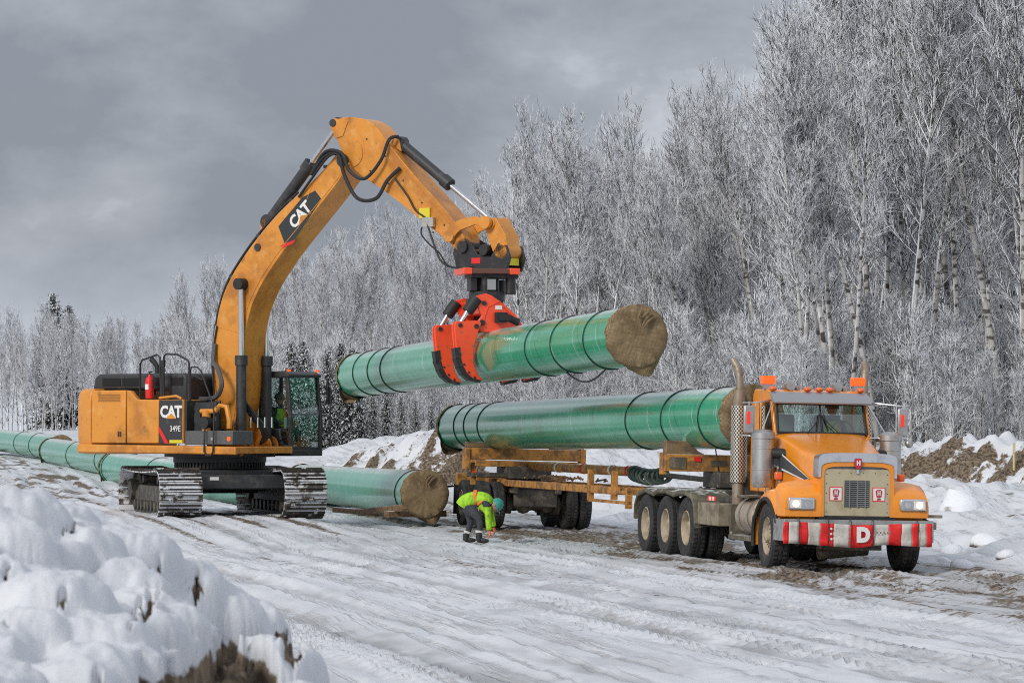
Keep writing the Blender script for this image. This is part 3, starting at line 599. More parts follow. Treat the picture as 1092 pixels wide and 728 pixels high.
def track(yc):
    r0, L_, zb, zt = .50, 2.25, .09, 1.06
    # closed path of the shoes, rounded idler ends
    pts = []; h = (zt-zb)/2; zc = (zt+zb)/2
    n_ = 24
    for i in range(n_): pts.append((-L_ + 2*L_*i/n_, zb))
    for i in range(14): a = -math.pi/2 + math.pi*i/14; pts.append((L_ + h*math.cos(a)*1.05, zc + h*math.sin(a)))
    for i in range(n_): f = i/n_; pts.append((L_ - 2*L_*f, zt - .05*math.sin(math.pi*f)))
    for i in range(14): a = math.pi/2 + math.pi*i/14; pts.append((-L_ + h*math.cos(a)*1.05, zc + h*math.sin(a)))
    P_ = np.array(pts + [pts[0]]); seg = np.hypot(*np.diff(P_, axis=0).T); cum = np.concatenate([[0], np.cumsum(seg)]); tot = cum[-1]; cnt = int(tot/.212)
    # frame of the track with rollers
    f = MB(); f.prism([(-2.0, .30), (2.0, .30), (2.1, .50), (1.6, .72), (-1.6, .72), (-2.1, .50)], yc-.20, yc+.20)
    f.cyl((-2.25, yc-.10, zc), (-2.25, yc+.10, zc), .43, n=24); f.cyl((-2.25, yc-.30, zc), (-2.25, yc+.30, zc), .24, n=20)
    f.cyl((2.25, yc-.12, zc), (2.25, yc+.12, zc), .40, n=24); f.cyl((2.25, yc-.22, zc), (2.25, yc+.22, zc), .13, n=14)
    o = f.build('track_frame', grease, ex, 30, .02, UM)
    for i in range(9):
        b = MB(); x_ = -1.75+i*.437; b.cyl((x_, yc-.27, .27), (x_, yc-.12, .27), .115, n=14); b.cyl((x_, yc+.12, .27), (x_, yc+.27, .27), .115, n=14); b.cyl((x_, yc-.12, .27), (x_, yc+.12, .27), .07, n=10)
        b.build('roller', grease, o)
    for x_ in (-1.0, .9): b = MB(); b.cyl((x_, yc-.2, .86), (x_, yc+.2, .86), .09, n=12); b.box(x_-.05, x_+.05, yc-.06, yc+.06, .70, .86); b.build('carrier_roller', grease, o)
    lk = MB()
    for sgn in (-.13, .13):
        for i in range(len(P_)-1):
            a, b2 = P_[i], P_[i+1]; cx_, cz_ = 0, zc
            ins = lambda p: (p[0]*.985, zc + (p[1]-zc)*.86)
            pa, pb = ins(a), ins(b2); lk.add([(a[0], yc+sgn-.03, a[1]), (b2[0], yc+sgn-.03, b2[1]), (pb[0], yc+sgn-.03, pb[1]), (pa[0], yc+sgn-.03, pa[1]),
                (a[0], yc+sgn+.03, a[1]), (b2[0], yc+sgn+.03, b2[1]), (pb[0], yc+sgn+.03, pb[1]), (pa[0], yc+sgn+.03, pa[1])], [(0,1,2,3),(7,6,5,4),(3,2,6,7),(0,4,5,1)])
    belt = lk.build('track_chain', grease, ex, 30, 0, UM)
    for i in range(cnt):
        t = tot*(i+.5)/cnt; j = min(int(np.searchsorted(cum, t))-1, len(seg)-1); fr = (t-cum[j])/seg[j]
        p = P_[j]*(1-fr) + P_[j+1]*fr; dd = P_[j+1]-P_[j]; ang = math.atan2(dd[1], dd[0])
        s = bpy.data.objects.new('track_shoe', shoe_me); C.objects.link(s); s.parent = belt
        # belt runs with its outside to the right of travel
        s.matrix_local = Matrix.Translation((p[0], yc, p[1])) @ Matrix.Rotation(-ang, 4, 'Y') @ Matrix.Rotation(math.pi, 4, 'X')
track(-1.38); track(1.38)

# upper body: right side (y = -1.5) faces the camera
b = MB(); b.box(-3.0, 1.66, -1.44, .56, 1.44, 1.60); b.box(-3.0, .0, .5, 1.5, 1.44, 1.60); b.build('turntable_deck', exc_y, ex, 30, .02)
b = MB(); b.prism([(-2.95, 1.46), (1.72, 1.42), (1.72, 1.60), (-2.95, 1.65)], -1.52, -1.40); b.build('side_rail', exc_y, ex, 30, .03)
# counterweight: rounded in plan
def cw():
    b = MB(); pl = []
    pts = [(-2.55, -1.5), (-2.98, -1.42), (-3.28, -1.12), (-3.55, -.6), (-3.66, 0), (-3.55, .6), (-3.28, 1.12), (-2.98, 1.42), (-2.55, 1.5)]
    levels = [(1.42, .93, 0), (1.60, .985, 0), (1.80, 1, 0), (2.60, 1, 0), (2.80, .985, .0), (2.90, .94, 0)]
    vs = []; n = len(pts)
    for z, k, _ in levels: vs += [(-2.0 + (x+2.0)*k, y*k, z) for x, y in pts]
    fs = [(j*n+i, j*n+i+1, (j+1)*n+i+1, (j+1)*n+i) for j in range(len(levels)-1) for i in range(n-1)]
    fs += [tuple(range(n)), tuple(range((len(levels)-1)*n, len(levels)*n))] + [(j*n, (j+1)*n, (j+1)*n+n-1, j*n+n-1) for j in range(len(levels)-1)]
    return b.add(vs, fs)
cw().build('counterweight', exc_y, ex, 50, .03)
# side doors
d1 = MB().box(-2.53, -1.50, -1.50, -1.36, 1.67, 2.86).build('side_door', exc_y, ex, 30, .025)
q = MB()
for i in range(5): q.box(-2.32, -1.66, -1.512, -1.495, 2.61+.036*i, 2.628+.036*i)
q.build('vent_slats', mat('door vent', (.36, .15, .03), .6), d1, 0)
MB().box(-1.72, -1.69, -1.52, -1.50, 1.82, 1.93).box(-1.66, -1.63, -1.52, -1.50, 1.82, 1.93).build('latch', dark, d1)
MB().prism([(-1.47, 1.67), (-.52, 1.67), (-.52, 2.64), (-1.16, 2.65), (-1.36, 2.84), (-1.47, 2.86)], -1.50, -1.36).build('side_door', exc_y, ex, 30, .025)
pn = MB().box(-.50, .19, -1.495, -1.40, 1.67, 2.63).build('side_panel', dark, ex, 20, .008)
MB().prism([(-.51, 2.06), (-.51, 1.93), (-.34, 1.67), (-.22, 1.67)], -1.503, -1.490).build('red_stripe', red_p, pn, 0)
MB().box(-.20, .17, -1.502, -1.490, 1.675, 1.745).build('yellow_plate', yel_p, pn, 0)
MB().box(.19, .215, -1.51, -1.40, 1.67, 2.64).build('panel_edge', exc_y, pn, 0)
TXM = lambda x, y, z, rz=0, roll=0: Matrix.Translation((x, y, z)) @ Matrix.Rotation(rz, 4, 'Z') @ Matrix.Rotation(R(90), 4, 'X') @ Matrix.Rotation(roll, 4, 'Z')
text('cat_lettering', 'CAT', .36, TXM(-.155, -1.503, 2.36), pn, white_p, .004, .014, .92, .92)
MB().prism([(-.30, 2.215), (0.01, 2.215), (-.145, 2.34)], -1.513, -1.507).build('yellow_triangle', exc_y, pn, 0)
text('model_number', '349E', .18, TXM(-.03, -1.503, 1.99), pn, white_p, .004, .001, 1.05, .85)
# platform with open black box area and pump gear beside the boom foot
b = MB(); b.box(.22, .26, -1.46, -.6, 1.67, 2.62); b.box(.22, .60, -.72, -.66, 1.60, 2.62); b.box(.24, .9, -1.2, -1.1, 1.9, 2.58); b.build('pump_bay', dark, ex, 20, .01)
MB().box(.22, 1.60, -1.47, -.75, 1.64, 1.95).build('tool_box', mat('grey diamond plate', (.13, .13, .13), .45, .4, bump=(60, .5)), ex, 20, .015)
b = MB(); b.cyl((.55, -1.3, 2.38), (.95, -1.3, 2.38), .055); b.cyl((.72, -1.32, 1.95), (.72, -1.32, 2.40), .10, n=16); b.tube([(.95, -1.3, 2.38), (1.05, -1.25, 2.5), (1.2, -1.2, 2.48), (1.28, -1.2, 2.2), (1.28, -1.2, 2.0)], .06); b.build('hydraulic_fitting', exc_y, ex)
b = MB(); b.cyl((.74, -1.45, 2.13), (.74, -1.20, 2.13), .14, n=18); b.box(.45, .62, -1.42, -1.25, 2.13, 2.32); b.build('hydraulic_pump', blackm, ex)
for x_ in (1.02, 1.50):
    MB().cyl((x_, -1.49, 1.77), (x_, -1.465, 1.77), .035 if x_ < 1.2 else .05, n=14).build('reflector', amber_lit if x_ > 1.2 else lens_g, ex)
# engine hood and rear housing
hd = MB(); hd.prism([(-2.86, 2.88), (-2.80, 3.17), (-2.66, 3.24), (-.14, 3.24), (-.05, 3.15), (-.05, 2.60), (-.6, 2.60), (-.6, 2.88)], -1.10, 1.35); hood = hd.build('engine_hood', dark, ex, 30, .05)
q = MB()
for (x0, x1) in ((-2.55, -2.0), (-1.95, -1.4), (-1.1, -.7), (-.5, -.15)): q.box(x0, x1, -1.115, -1.08, 2.96, 3.14)
q.build('hood_grille', mat('hood mesh', (.008, .008, .009), .8), hood, 0)
MB().box(-1.2, .2, -1.40, -.9, 2.58, 2.64).build('walkway', exc_y, ex, 30, .02)
b = MB(); b.tube([(-1.35, -.6, 3.2), (-1.35, -.6, 3.40), (-1.42, -.62, 3.50), (-1.50, -.64, 3.58)], [.055, .055, .06, .065], 12); b.build('exhaust_stack', blackm, ex)
# handrails
def rail(pts, r=.022): b = MB(); b.tube(pts, r, 8); return b.build('handrail', blackm, ex)
rail([(-1.20, -1.35, 2.64), (-1.20, -1.35, 3.45), (-1.15, -1.35, 3.53), (-.70, -1.35, 3.65), (-.62, -1.35, 3.60), (-.58, -1.35, 2.64)])
rail([(-.50, -1.35, 2.64), (-.50, -1.35, 3.60), (-.45, -1.35, 3.66), (-.12, -1.35, 3.65), (.20, -1.35, 3.52), (.24, -1.35, 3.45), (.22, -1.35, 2.62)])
rail([(.28, -1.35, 2.64), (.30, -1.38, 3.28), (.35, -1.4, 3.36), (.52, -1.4, 3.36), (.62, -1.4, 3.28), (1.02, -1.45, 2.52), (1.12, -1.53, 2.3), (1.12, -1.56, 1.50), (1.06, -1.56, 1.40), (.92, -1.56, 1.40), (.86, -1.56, 1.50), (.86, -1.54, 2.0)], .02)
rail([(-1.20, -.85, 2.74), (-1.20, -.85, 3.05), (-.60, -.85, 3.12)]); rail([(-.50, -.85, 3.1), (0., -.85, 3.16), (.2, -.85, 3.08)])
b = MB(); b.cyl((-.54, -1.35, 2.64), (-.54, -1.35, 3.45), .03); b.box(-.58, -.48, -1.38, -1.32, 3.38, 3.52); b.cyl((.25, -1.35, 2.6), (.25, -1.35, 3.0), .045); b.build('rail_post', blackm, ex)
MB().tube([(-.6, -1.38, 2.68), (-.1, -1.38, 2.72), (.05, -1.38, 2.66)], .03, 8).build('deck_grip', exc_y, ex)
# fire extinguisher hung on the rail: a thing of its own
fe = empty('fire_extinguisher', ex.matrix_basis @ Vector((-.90, -1.37, 2.67))); fe.rotation_euler = (0, 0, R(-35)); tag(fe, 'red fire extinguisher on the deck rail of the excavator', 'extinguisher')
b = MB(); b.lathe([(0, 0), (.085, .0), (.095, .03), (.095, .40), (.08, .46), (.035, .50), (.03, .54), (0, .54)], 20, 'z'); b.build('cylinder', red_p, fe, 50)
MB().box(-.05, .05, -.10, -.085, .2, .32).build('paper_label', white_p, fe); MB().tube([(0, 0, .54), (0, 0, .58), (.07, 0, .60), (-.05, 0, .60)], .014, 6).build('handle', blackm, fe)
MB().tube([(.03, 0, .56), (.12, -.02, .50), (.12, -.02, .25)], .012, 6).build('hose', blackm, fe)

# cab on the far side
CX0, CX1, CY0, CY1, CZ0, CZ1 = -.25, 1.58, .60, 1.74, 1.40, 3.28
b = MB()
b.box(CX0, CX1, CY0, CY1, 1.38, 1.52)
b.prism([(CX0, 1.5), (CX1, 1.5), (CX1, 1.60), (1.30, 1.66), (1.24, 2.0), (CX0, 2.0)], CY0, CY0+.05)
b.prism([(CX0, 1.5), (CX1, 1.5), (CX1, 1.60), (CX0, 1.60)], CY1-.05, CY1)
b.box(CX0, CX0+.05, CY0, CY1, 1.5, 2.2)
body = b.build('cab_body', dark, ex, 30, .02)
PIL = [(CX1-.02, 1.5), (CX1, 2.2), (CX1-.10, 3.18), (CX1-.2, 3.18), (CX1-.09, 2.2), (CX1-.11, 1.5)]
for y0_, y1_ in ((CY0, CY0+.07), (CY1-.07, CY1)): MB().prism(PIL, y0_, y1_).build('cab_pillar', dark, body, 30, .012)
for bx in ((.74, .80, CY0, CY0+.06, 1.9, 3.2), (CX0, CX0+.1, CY0, CY0+.07, 1.9, 3.2), (CX0, CX0+.1, CY1-.07, CY1, 1.9, 3.2), (.35, .43, CY1-.06, CY1, 1.5, 3.2), (CX1-.1, CX1-.05, CY0, CY1, 1.50, 1.58), (CX1-.08, CX1-.04, CY0, CY1, 2.30, 2.34)):
    MB().box(*bx).build('cab_pillar', dark, body, 30, .01)

MB().prism([(CX0, 3.16), (CX0, 3.24), (CX0+.08, 3.29), (CX1-.2, 3.29), (CX1-.06, 3.22), (CX1-.06, 3.15)], CY0-.02, CY1+.02).build('cab_roof', dark, body, 30, .02)
MB().add([(.82, CY0+.03, 1.66), (CX1-.12, CY0+.03, 1.66), (CX1-.16, CY0+.03, 3.16), (.82, CY0+.03, 3.16)], [(0, 1, 2, 3)]).build('side_window', glassm, body, 0)
MB().add([(-.14, CY0+.03, 2.0), (.73, CY0+.03, 2.0), (.73, CY0+.03, 3.16), (-.14, CY0+.03, 3.16)], [(0, 1, 2, 3)]).build('side_window', glassm, body, 0)
MB().add([(CX0+.1, CY1-.03, 1.6), (CX1-.14, CY1-.03, 1.6), (CX1-.18, CY1-.03, 3.16), (CX0+.1, CY1-.03, 3.16)], [(0, 1, 2, 3)]).build('side_window', glassm, body, 0)
MB().add([(CX0+.04, CY0+.1, 2.2), (CX0+.04, CY1-.1, 2.2), (CX0+.04, CY1-.1, 3.14), (CX0+.04, CY0+.1, 3.14)], [(0, 1, 2, 3)]).build('rear_window', glassm, body, 0)
MB().add([(CX1-.055, CY0+.07, 1.58), (CX1-.055, CY1-.07, 1.58), (CX1-.035, CY1-.07, 2.3), (CX1-.135, CY1-.07, 3.15), (CX1-.135, CY0+.07, 3.15), (CX1-.035, CY0+.07, 2.3)], [(0, 1, 2, 5), (5, 2, 3, 4)]).build('windscreen', glassm, body, 0)
b = MB(); b.cyl((CX1-.10, CY0+.04, 3.28), (CX1-.10, CY0+.04, 3.33), .045); b.cyl((CX1-.10, CY1-.08, 3.28), (CX1-.10, CY1-.08, 3.33), .045); b.build('work_light', amber_lit, body)
b = MB(); b.box(CX1-.02, CX1+.02, CY1+.16, CY1+.28, 2.55, 2.95); b.tube([(CX1-.05, CY1, 2.9), (CX1, CY1+.2, 3.0), (CX1+.06, CY1+.22, 2.9), (CX1+.06, CY1+.2, 1.60), (CX1-.05, CY1, 1.5)], .014, 6); b.build('mirror', blackm, body)
b = MB(); b.box(.60, 1.1, .80, 1.18, 1.55, 1.88); b.box(.52, .66, .80, 1.18, 1.8, 2.5); b.box(.56, .64, .88, 1.1, 2.5, 2.72); b.build('operator_seat', blackm, body, 30, .03)
b = MB(); b.box(.95, 1.12, .68, .80, 1.75, 2.0); b.box(1.3, 1.38, .68, .74, 2.0, 2.25); b.tube([(1.3, 1.25, 1.6), (1.35, 1.25, 2.1)], .02); b.build('control_console', mat('grey teal console', (.16, .26, .25), .5), body, 30, .01)
b = MB(); b.tube([(1.05, .60, 1.62), (1.5, .595, 1.85), (1.6, .595, 2.28)], .012, 6); b.build('wiper', blackm, body)

# ---- boom (traced profile in the vertical plane of the machine, 0.74 m wide)
BL = [(.42, 1.72), (.24, 1.97), (.17, 2.56), (.13, 3.2), (.14, 4.04), (.22, 4.49), (.37, 5.01), (.71, 5.53), (1.38, 6.25), (2.05, 6.83), (2.82, 7.35), (3.36, 7.74), (3.66, 8.06)]
BR = [(.62, 1.72), (.76, 2.1), (.88, 2.7), (.95, 3.4), (1.02, 4.0), (1.10, 4.47), (1.27, 4.86), (1.50, 5.22), (2.05, 5.86), (2.70, 6.47), (3.30, 7.04), (3.72, 7.44), (3.96, 7.76)]
def resamp(p, n):
    p = np.array(p); s_ = np.concatenate([[0], np.cumsum(np.hypot(*np.diff(p, axis=0).T))]); t = np.linspace(0, s_[-1], n)
    q = np.stack([np.interp(t, s_, p[:, 0]), np.interp(t, s_, p[:, 1])], 1)
    for _ in range(2): q[1:-1] = (q[:-2] + 2*q[1:-1] + q[2:])/4
    return [tuple(a) for a in q]
BLs, BRs = resamp(BL, 34), resamp(BR, 34)
b = MB(); b.strip(BLs, BRs, -.37, .37); boom = b.build('boom', exc_y, ex, 30, .012)
# raised weld seam / web plates on the side
b = MB(); off = [((p[0]*.12+q_[0]*.88), (p[1]*.12+q_[1]*.88)) for p, q_ in zip(BLs, BRs)]
off2 = [((p[0]*.10+q_[0]*.90), (p[1]*.10+q_[1]*.90)) for p, q_ in zip(BLs, BRs)]
b.strip(off, off2, -.380, -.366); b.build('weld_seam', exc_y, boom, 30)
for p_, y0_, y1_, r_ in (((.50, 1.85), -.55, .55, .15), ((3.78, 7.86), -.40, .40, .14), ((1.40, 6.03), -.40, -.36, .085)): MB().cyl((p_[0], y0_, p_[1]), (p_[0], y1_, p_[1]), r_, n=20).build('pin', dark, boom)
b = MB(); b.prism([(.1, 1.5), (.95, 1.5), (.8, 2.1), (.62, 2.22), (.3, 2.15)], -.50, -.40); b.prism([(.1, 1.5), (.95, 1.5), (.8, 2.1), (.62, 2.22), (.3, 2.15)], .40, .50); b.build('boom_bracket', exc_y, ex, 30, .02)
# decal on the boom: axis along the boom
def along(p0, p1, y):  # matrix with x along p0->p1 in the side plane, facing -y
    a = math.atan2(p1[1]-p0[1], p1[0]-p0[0]); c = ((p0[0]+p1[0])/2, (p0[1]+p1[1])/2)
    return TXM(c[0], y, c[1], 0, a)
DM = along((2.02, 6.18), (3.10, 7.16), -.372)
q = MB(); q.prism([(-.68, -.18), (-.40, -.30), (.72, -.16), (.72, .10), (.36, .24), (-.55, .24)], 0, .006, ax='z'); dec = q.build('decal', mat('black decal', (.03, .035, .035), .4), boom, 0, 0, DM)
q = MB(); q.prism([(-.78, -.20), (-.70, -.19), (-.41, -.31), (-.42, -.40)], 0, .006, ax='z')
q = MB(); q.prism([(-.80, -.12), (-.69, -.165), (-.41, -.31), (-.50, -.33), (-.78, -.2)], 0, .007, ax='z'); q.build('red_stripe', red_p, dec, 0)
text('cat_lettering', 'CAT', .37, Matrix.Translation((.06, -.01, .008)), dec, white_p, .003, .014, .92, .95)
q = MB(); q.prism([(-.13, -.17), (.25, -.17), (.06, -.03)], .012, .018, ax='z'); q.build('yellow_triangle', exc_y, dec, 0)
# boom cylinders
def hyd(name, a, b_, r, r2, split, m1=dark, parent=ex):
    a = Vector(a); b_ = Vector(b_); c = a.lerp(b_, split)
    q = MB(); q.cyl(a, c, r, n=18); q.cyl(c - (b_-a).normalized()*.22, c, r*1.25, n=18); q.cyl(a + Vector((0, -.12, 0)), a + Vector((0, .12, 0)), r*1.25, n=16)
    o = q.build(name, m1, parent); q = MB(); q.cyl(c, b_, r2, n=14); q.build('piston_rod', chrome, o)
    q = MB(); q.cyl(b_ + Vector((0, -.10, 0)), b_ + Vector((0, .10, 0)), r2*2.0, n=16); q.build('rod_eye', m1, o); return o
for y_ in (-.47, .42):
    hyd('boom_cylinder', (1.02, y_, 1.60), (1.0, y_, 5.22), .115, .060, .56)
    q = MB(); q.cyl((1.02, y_-.14, 1.60), (1.02, y_-.10, 1.60), .24, n=22); q.cyl((1.02, y_+.10, 1.60), (1.02, y_+.14, 1.60), .24, n=22); q.build('cylinder_bracket', exc_y, ex, 30, .01)
MB().cyl((1.0, -.60, 5.22), (1.0, .60, 5.22), .13, n=20).build('boom_pin', blackm, boom)
# stick
ST_T = [(3.44, 8.70), (3.62, 8.86), (4.52, 8.72), (5.02, 8.14), (5.67, 7.47), (6.55, 6.65), (7.05, 6.10), (7.14, 5.78)]
ST_B = [(3.48, 8.50), (3.62, 8.26), (3.82, 7.84), (4.25, 7.49), (4.87, 7.17), (6.05, 6.36), (6.72, 5.92), (6.92, 5.70)]
b = MB(); b.strip(resamp(ST_T, 26), resamp(ST_B, 26), -.30, .30); stick = b.build('stick', exc_y, ex, 30, .012)
b = MB()
for y_ in (-.31, .305): b.prism([(3.40, 8.62), (3.52, 8.80), (3.9, 8.72), (3.75, 8.40), (3.55, 8.35)], y_-.01, y_+.01); b.cyl((4.0, y_-.01, 8.0), (4.0, y_+.01, 8.0), .3, n=24); b.build('reinforcing_plate', exc_y, stick, 30, .006); b = MB()
b.prism([(4.98, 8.14), (5.02, 8.30), (5.16, 8.26), (5.22, 8.0)], -.14, -.09); b.prism([(4.98, 8.14), (5.02, 8.30), (5.16, 8.26), (5.22, 8.0)], .09, .14); b.box(5.0, 5.2, -.09, .09, 8.02, 8.10)
b.build('cylinder_lug', exc_y, stick, 30, .006)
for p in ((3.48, 8.70), (6.70, 6.12), (7.0, 5.86)): b = MB(); b.cyl((p[0], -.345, p[1]), (p[0], .345, p[1]), .085, n=16); b.build('pin', dark, stick)
hyd('stick_cylinder', (1.42, 0, 6.62), (3.42, 0, 8.72), .13, .065, .60)
b = MB(); b.prism([(1.2, 6.1), (1.75, 6.55), (1.5, 6.75), (1.3, 6.65)], -.12, -.06); b.prism([(1.2, 6.1), (1.75, 6.55), (1.5, 6.75), (1.3, 6.65)], .06, .12); b.build('cylinder_bracket', exc_y, boom)
hyd('bucket_cylinder', (5.10, 0, 8.20), (7.62, 0, 6.36), .115, .055, .53)
# linkage
b = MB()
for (x_, z_) in ((3.6, 8.62), (3.78, 8.55), (4.4, 8.3), (4.9, 7.9), (5.4, 7.35), (5.9, 6.85), (6.2, 6.2), (6.5, 6.35), (6.75, 5.95), (4.5, 7.6), (5.0, 7.3)): b.cyl((x_, -.312, z_), (x_, -.298, z_), .022, n=6)
b.build('bolt', dark, stick)
b = MB(); b.tube([(4.05, -.302, 8.62), (4.30, -.302, 8.30), (4.35, -.302, 8.0)], .010, 5); b.tube([(4.62, -.302, 8.62), (5.6, -.302, 7.42), (6.9, -.302, 6.10)], .010, 5); b.tube([(4.4, -.302, 7.46), (6.0, -.302, 6.46), (6.8, -.302, 5.95)], .008, 5); b.build('weld_bead', exc_y, stick)
b = MB(); b.tube([(3.15, -.372, 7.50), (3.45, -.372, 7.30)], .010, 5); b.tube([(2.95, -.372, 7.35), (2.75, -.372, 6.95), (2.9, -.372, 6.72)], .010, 5); b.tube([(.16, -.372, 4.3), (1.05, -.372, 4.1)], .008, 5); b.tube([(.9, -.372, 5.7), (1.5, -.372, 5.28)], .008, 5); b.build('weld_bead', exc_y, boom)
b = MB()
for y_ in (-.36, .36):
    b.strip([(6.55, 6.16), (6.9, 6.42), (7.3, 6.50), (7.62, 6.46)], [(6.68, 5.98), (6.98, 6.22), (7.35, 6.32), (7.66, 6.28)], y_-.035, y_+.035)
    b.cyl((6.68, y_-.05, 6.10), (6.68, y_+.05, 6.10), .13, n=16); b.cyl((7.62, y_-.05, 6.36), (7.62, y_+.05, 6.36), .14, n=16)
b.build('guide_link', exc_y, ex, 30, .006)
b = MB(); b.strip([(7.48, 6.40), (7.80, 6.46), (8.05, 6.10), (8.12, 5.75)], [(7.55, 6.18), (7.62, 6.0), (7.72, 5.75), (7.85, 5.62)], -.24, .24); b.cyl((7.97, -.30, 5.74), (7.97, .30, 5.74), .17, n=18); b.cyl((7.66, -.28, 6.34), (7.66, .28, 6.34), .13, n=18); b.build('power_link', exc_y, ex, 30, .012)
# hoses
def hose(pts, r=.03, parent=boom, m=blackm):
    pts = [Vector(p) for p in pts]; out_ = []
    n = len(pts)
    for i in range(n-1):
        p0, p1, p2, p3 = pts[max(i-1, 0)], pts[i], pts[i+1], pts[min(i+2, n-1)]
        for k in range(6):
            t = k/6; out_.append(.5*((2*p1) + (-p0+p2)*t + (2*p0-5*p1+4*p2-p3)*t*t + (-p0+3*p1-3*p2+p3)*t**3))
    out_.append(pts[-1]); q = MB(); q.tube(out_, r, 7); return q.build('hydraulic_hose', m, parent)
steel_l = mat('pale steel line', (.55, .54, .5), .35, .6, var=[((.25, .2, .13), 8, .5, .7, .6)])
for k in range(4):
    y_ = -.30 + .13*k; off_ = -.055 - .03*(k % 2)
    hose([(p[0]+off_, y_, p[1]+.03-off_*.4) for p in BLs[3:30:3]], .024 if k else .03, boom, blackm if k in (0, 3) else steel_l)
b = MB()
for i in range(6, 32, 5):
    p = BLs[i]; b.cbox((p[0]-.03, -.1, p[1]+.02), (.10, .5, .07))
b.build('hose_clamp', dark, boom)
hose([(2.95, -.40, 7.58), (3.35, -.46, 7.95), (3.75, -.5, 8.0), (3.95, -.5, 7.5), (4.3, -.5, 7.0), (4.8, -.48, 6.98), (5.05, -.42, 7.35), (5.35, -.36, 7.62)], .042)
hose([(2.9, -.36, 7.6), (3.4, -.50, 8.05), (3.9, -.55, 8.0), (4.1, -.52, 7.6), (4.5, -.5, 7.42), (4.9, -.45, 7.8), (5.05, -.35, 8.25), (5.2, -.2, 8.32)], .038)
hose([(2.6, -.42, 7.1), (3.0, -.45, 7.5), (3.5, -.5, 7.95), (3.85, -.46, 7.98)], .03)
hose([(5.2, -.34, 7.4), (5.55, -.34, 7.0), (5.75, -.34, 6.7), (6.05, -.36, 6.5), (6.15, -.4, 6.3), (6.5, -.45, 5.6), (6.85, -.4, 5.42), (7.25, -.3, 5.45), (7.6, -.2, 5.55)], .022, stick)
hose([(6.05, -.36, 6.5), (5.95, -.4, 6.2), (6.2, -.45, 5.95), (6.5, -.5, 5.75), (6.75, -.45, 5.45), (7.3, -.3, 5.38)], .018, stick)
MB().cbox((6.0, -.33, 6.62), (.28, .04, .22)).build('warning_decal', yel_p, stick); MB().cbox((6.12, -.36, 6.42), (.3, .10, .2)).build('hose_manifold', steel_l, stick)
# hoses at the boom foot
hose([(.20, -.42, 3.9), (.22, -.5, 3.5), (.5, -.7, 3.35), (.72, -.8, 3.0), (.55, -.75, 2.72), (.2, -.7, 2.66), (.0, -.7, 2.66)], .055, boom, mat('grey hose', (.09, .095, .10), .5))
for k in range(3): hose([(.18+.03*k, -.40, 4.3), (.12, -.42, 3.6), (.18, -.45, 3.0), (.25, -.5, 2.5)], .018, boom, steel_l if k == 1 else blackm)
for k in range(3): hose([(.85+.05*k, -.40, 2.7), (1.05+.08*k, -.2, 2.3), (1.25+.1*k, 0, 1.9), (1.1, .1, 1.65)], .03, ex)
b = MB()
for k in range(4): b.cyl((1.15+.12*k, -.3+.1*k, 2.02), (1.15+.12*k, -.3+.1*k, 2.25), .028, n=8)
b.build('hose_ends', chrome, ex)

# ---- grapple (axis along the held pipe)
gc = hA + (hB-hA)*(u_at(hA, hB, 524)/(hB-hA).length)
gd = (hB-hA).normalized(); gx = Vector((gd.x, gd.y, 0)).normalized(); GR = empty('grapple', gc, (0, 0, math.atan2(gx.y, gx.x)))
# the grapple is carried by the excavator and pinned to it: it is its part
exinv = (Matrix.Translation(ex.location) @ Matrix.Rotation(R(-35), 4, 'Z')).inverted()
GR.parent = ex; GR.matrix_local = exinv @ (Matrix.Translation(gc + Vector((0, 0, .0))) @ Matrix.Rotation(math.atan2(gx.y, gx.x), 4, 'Z'))
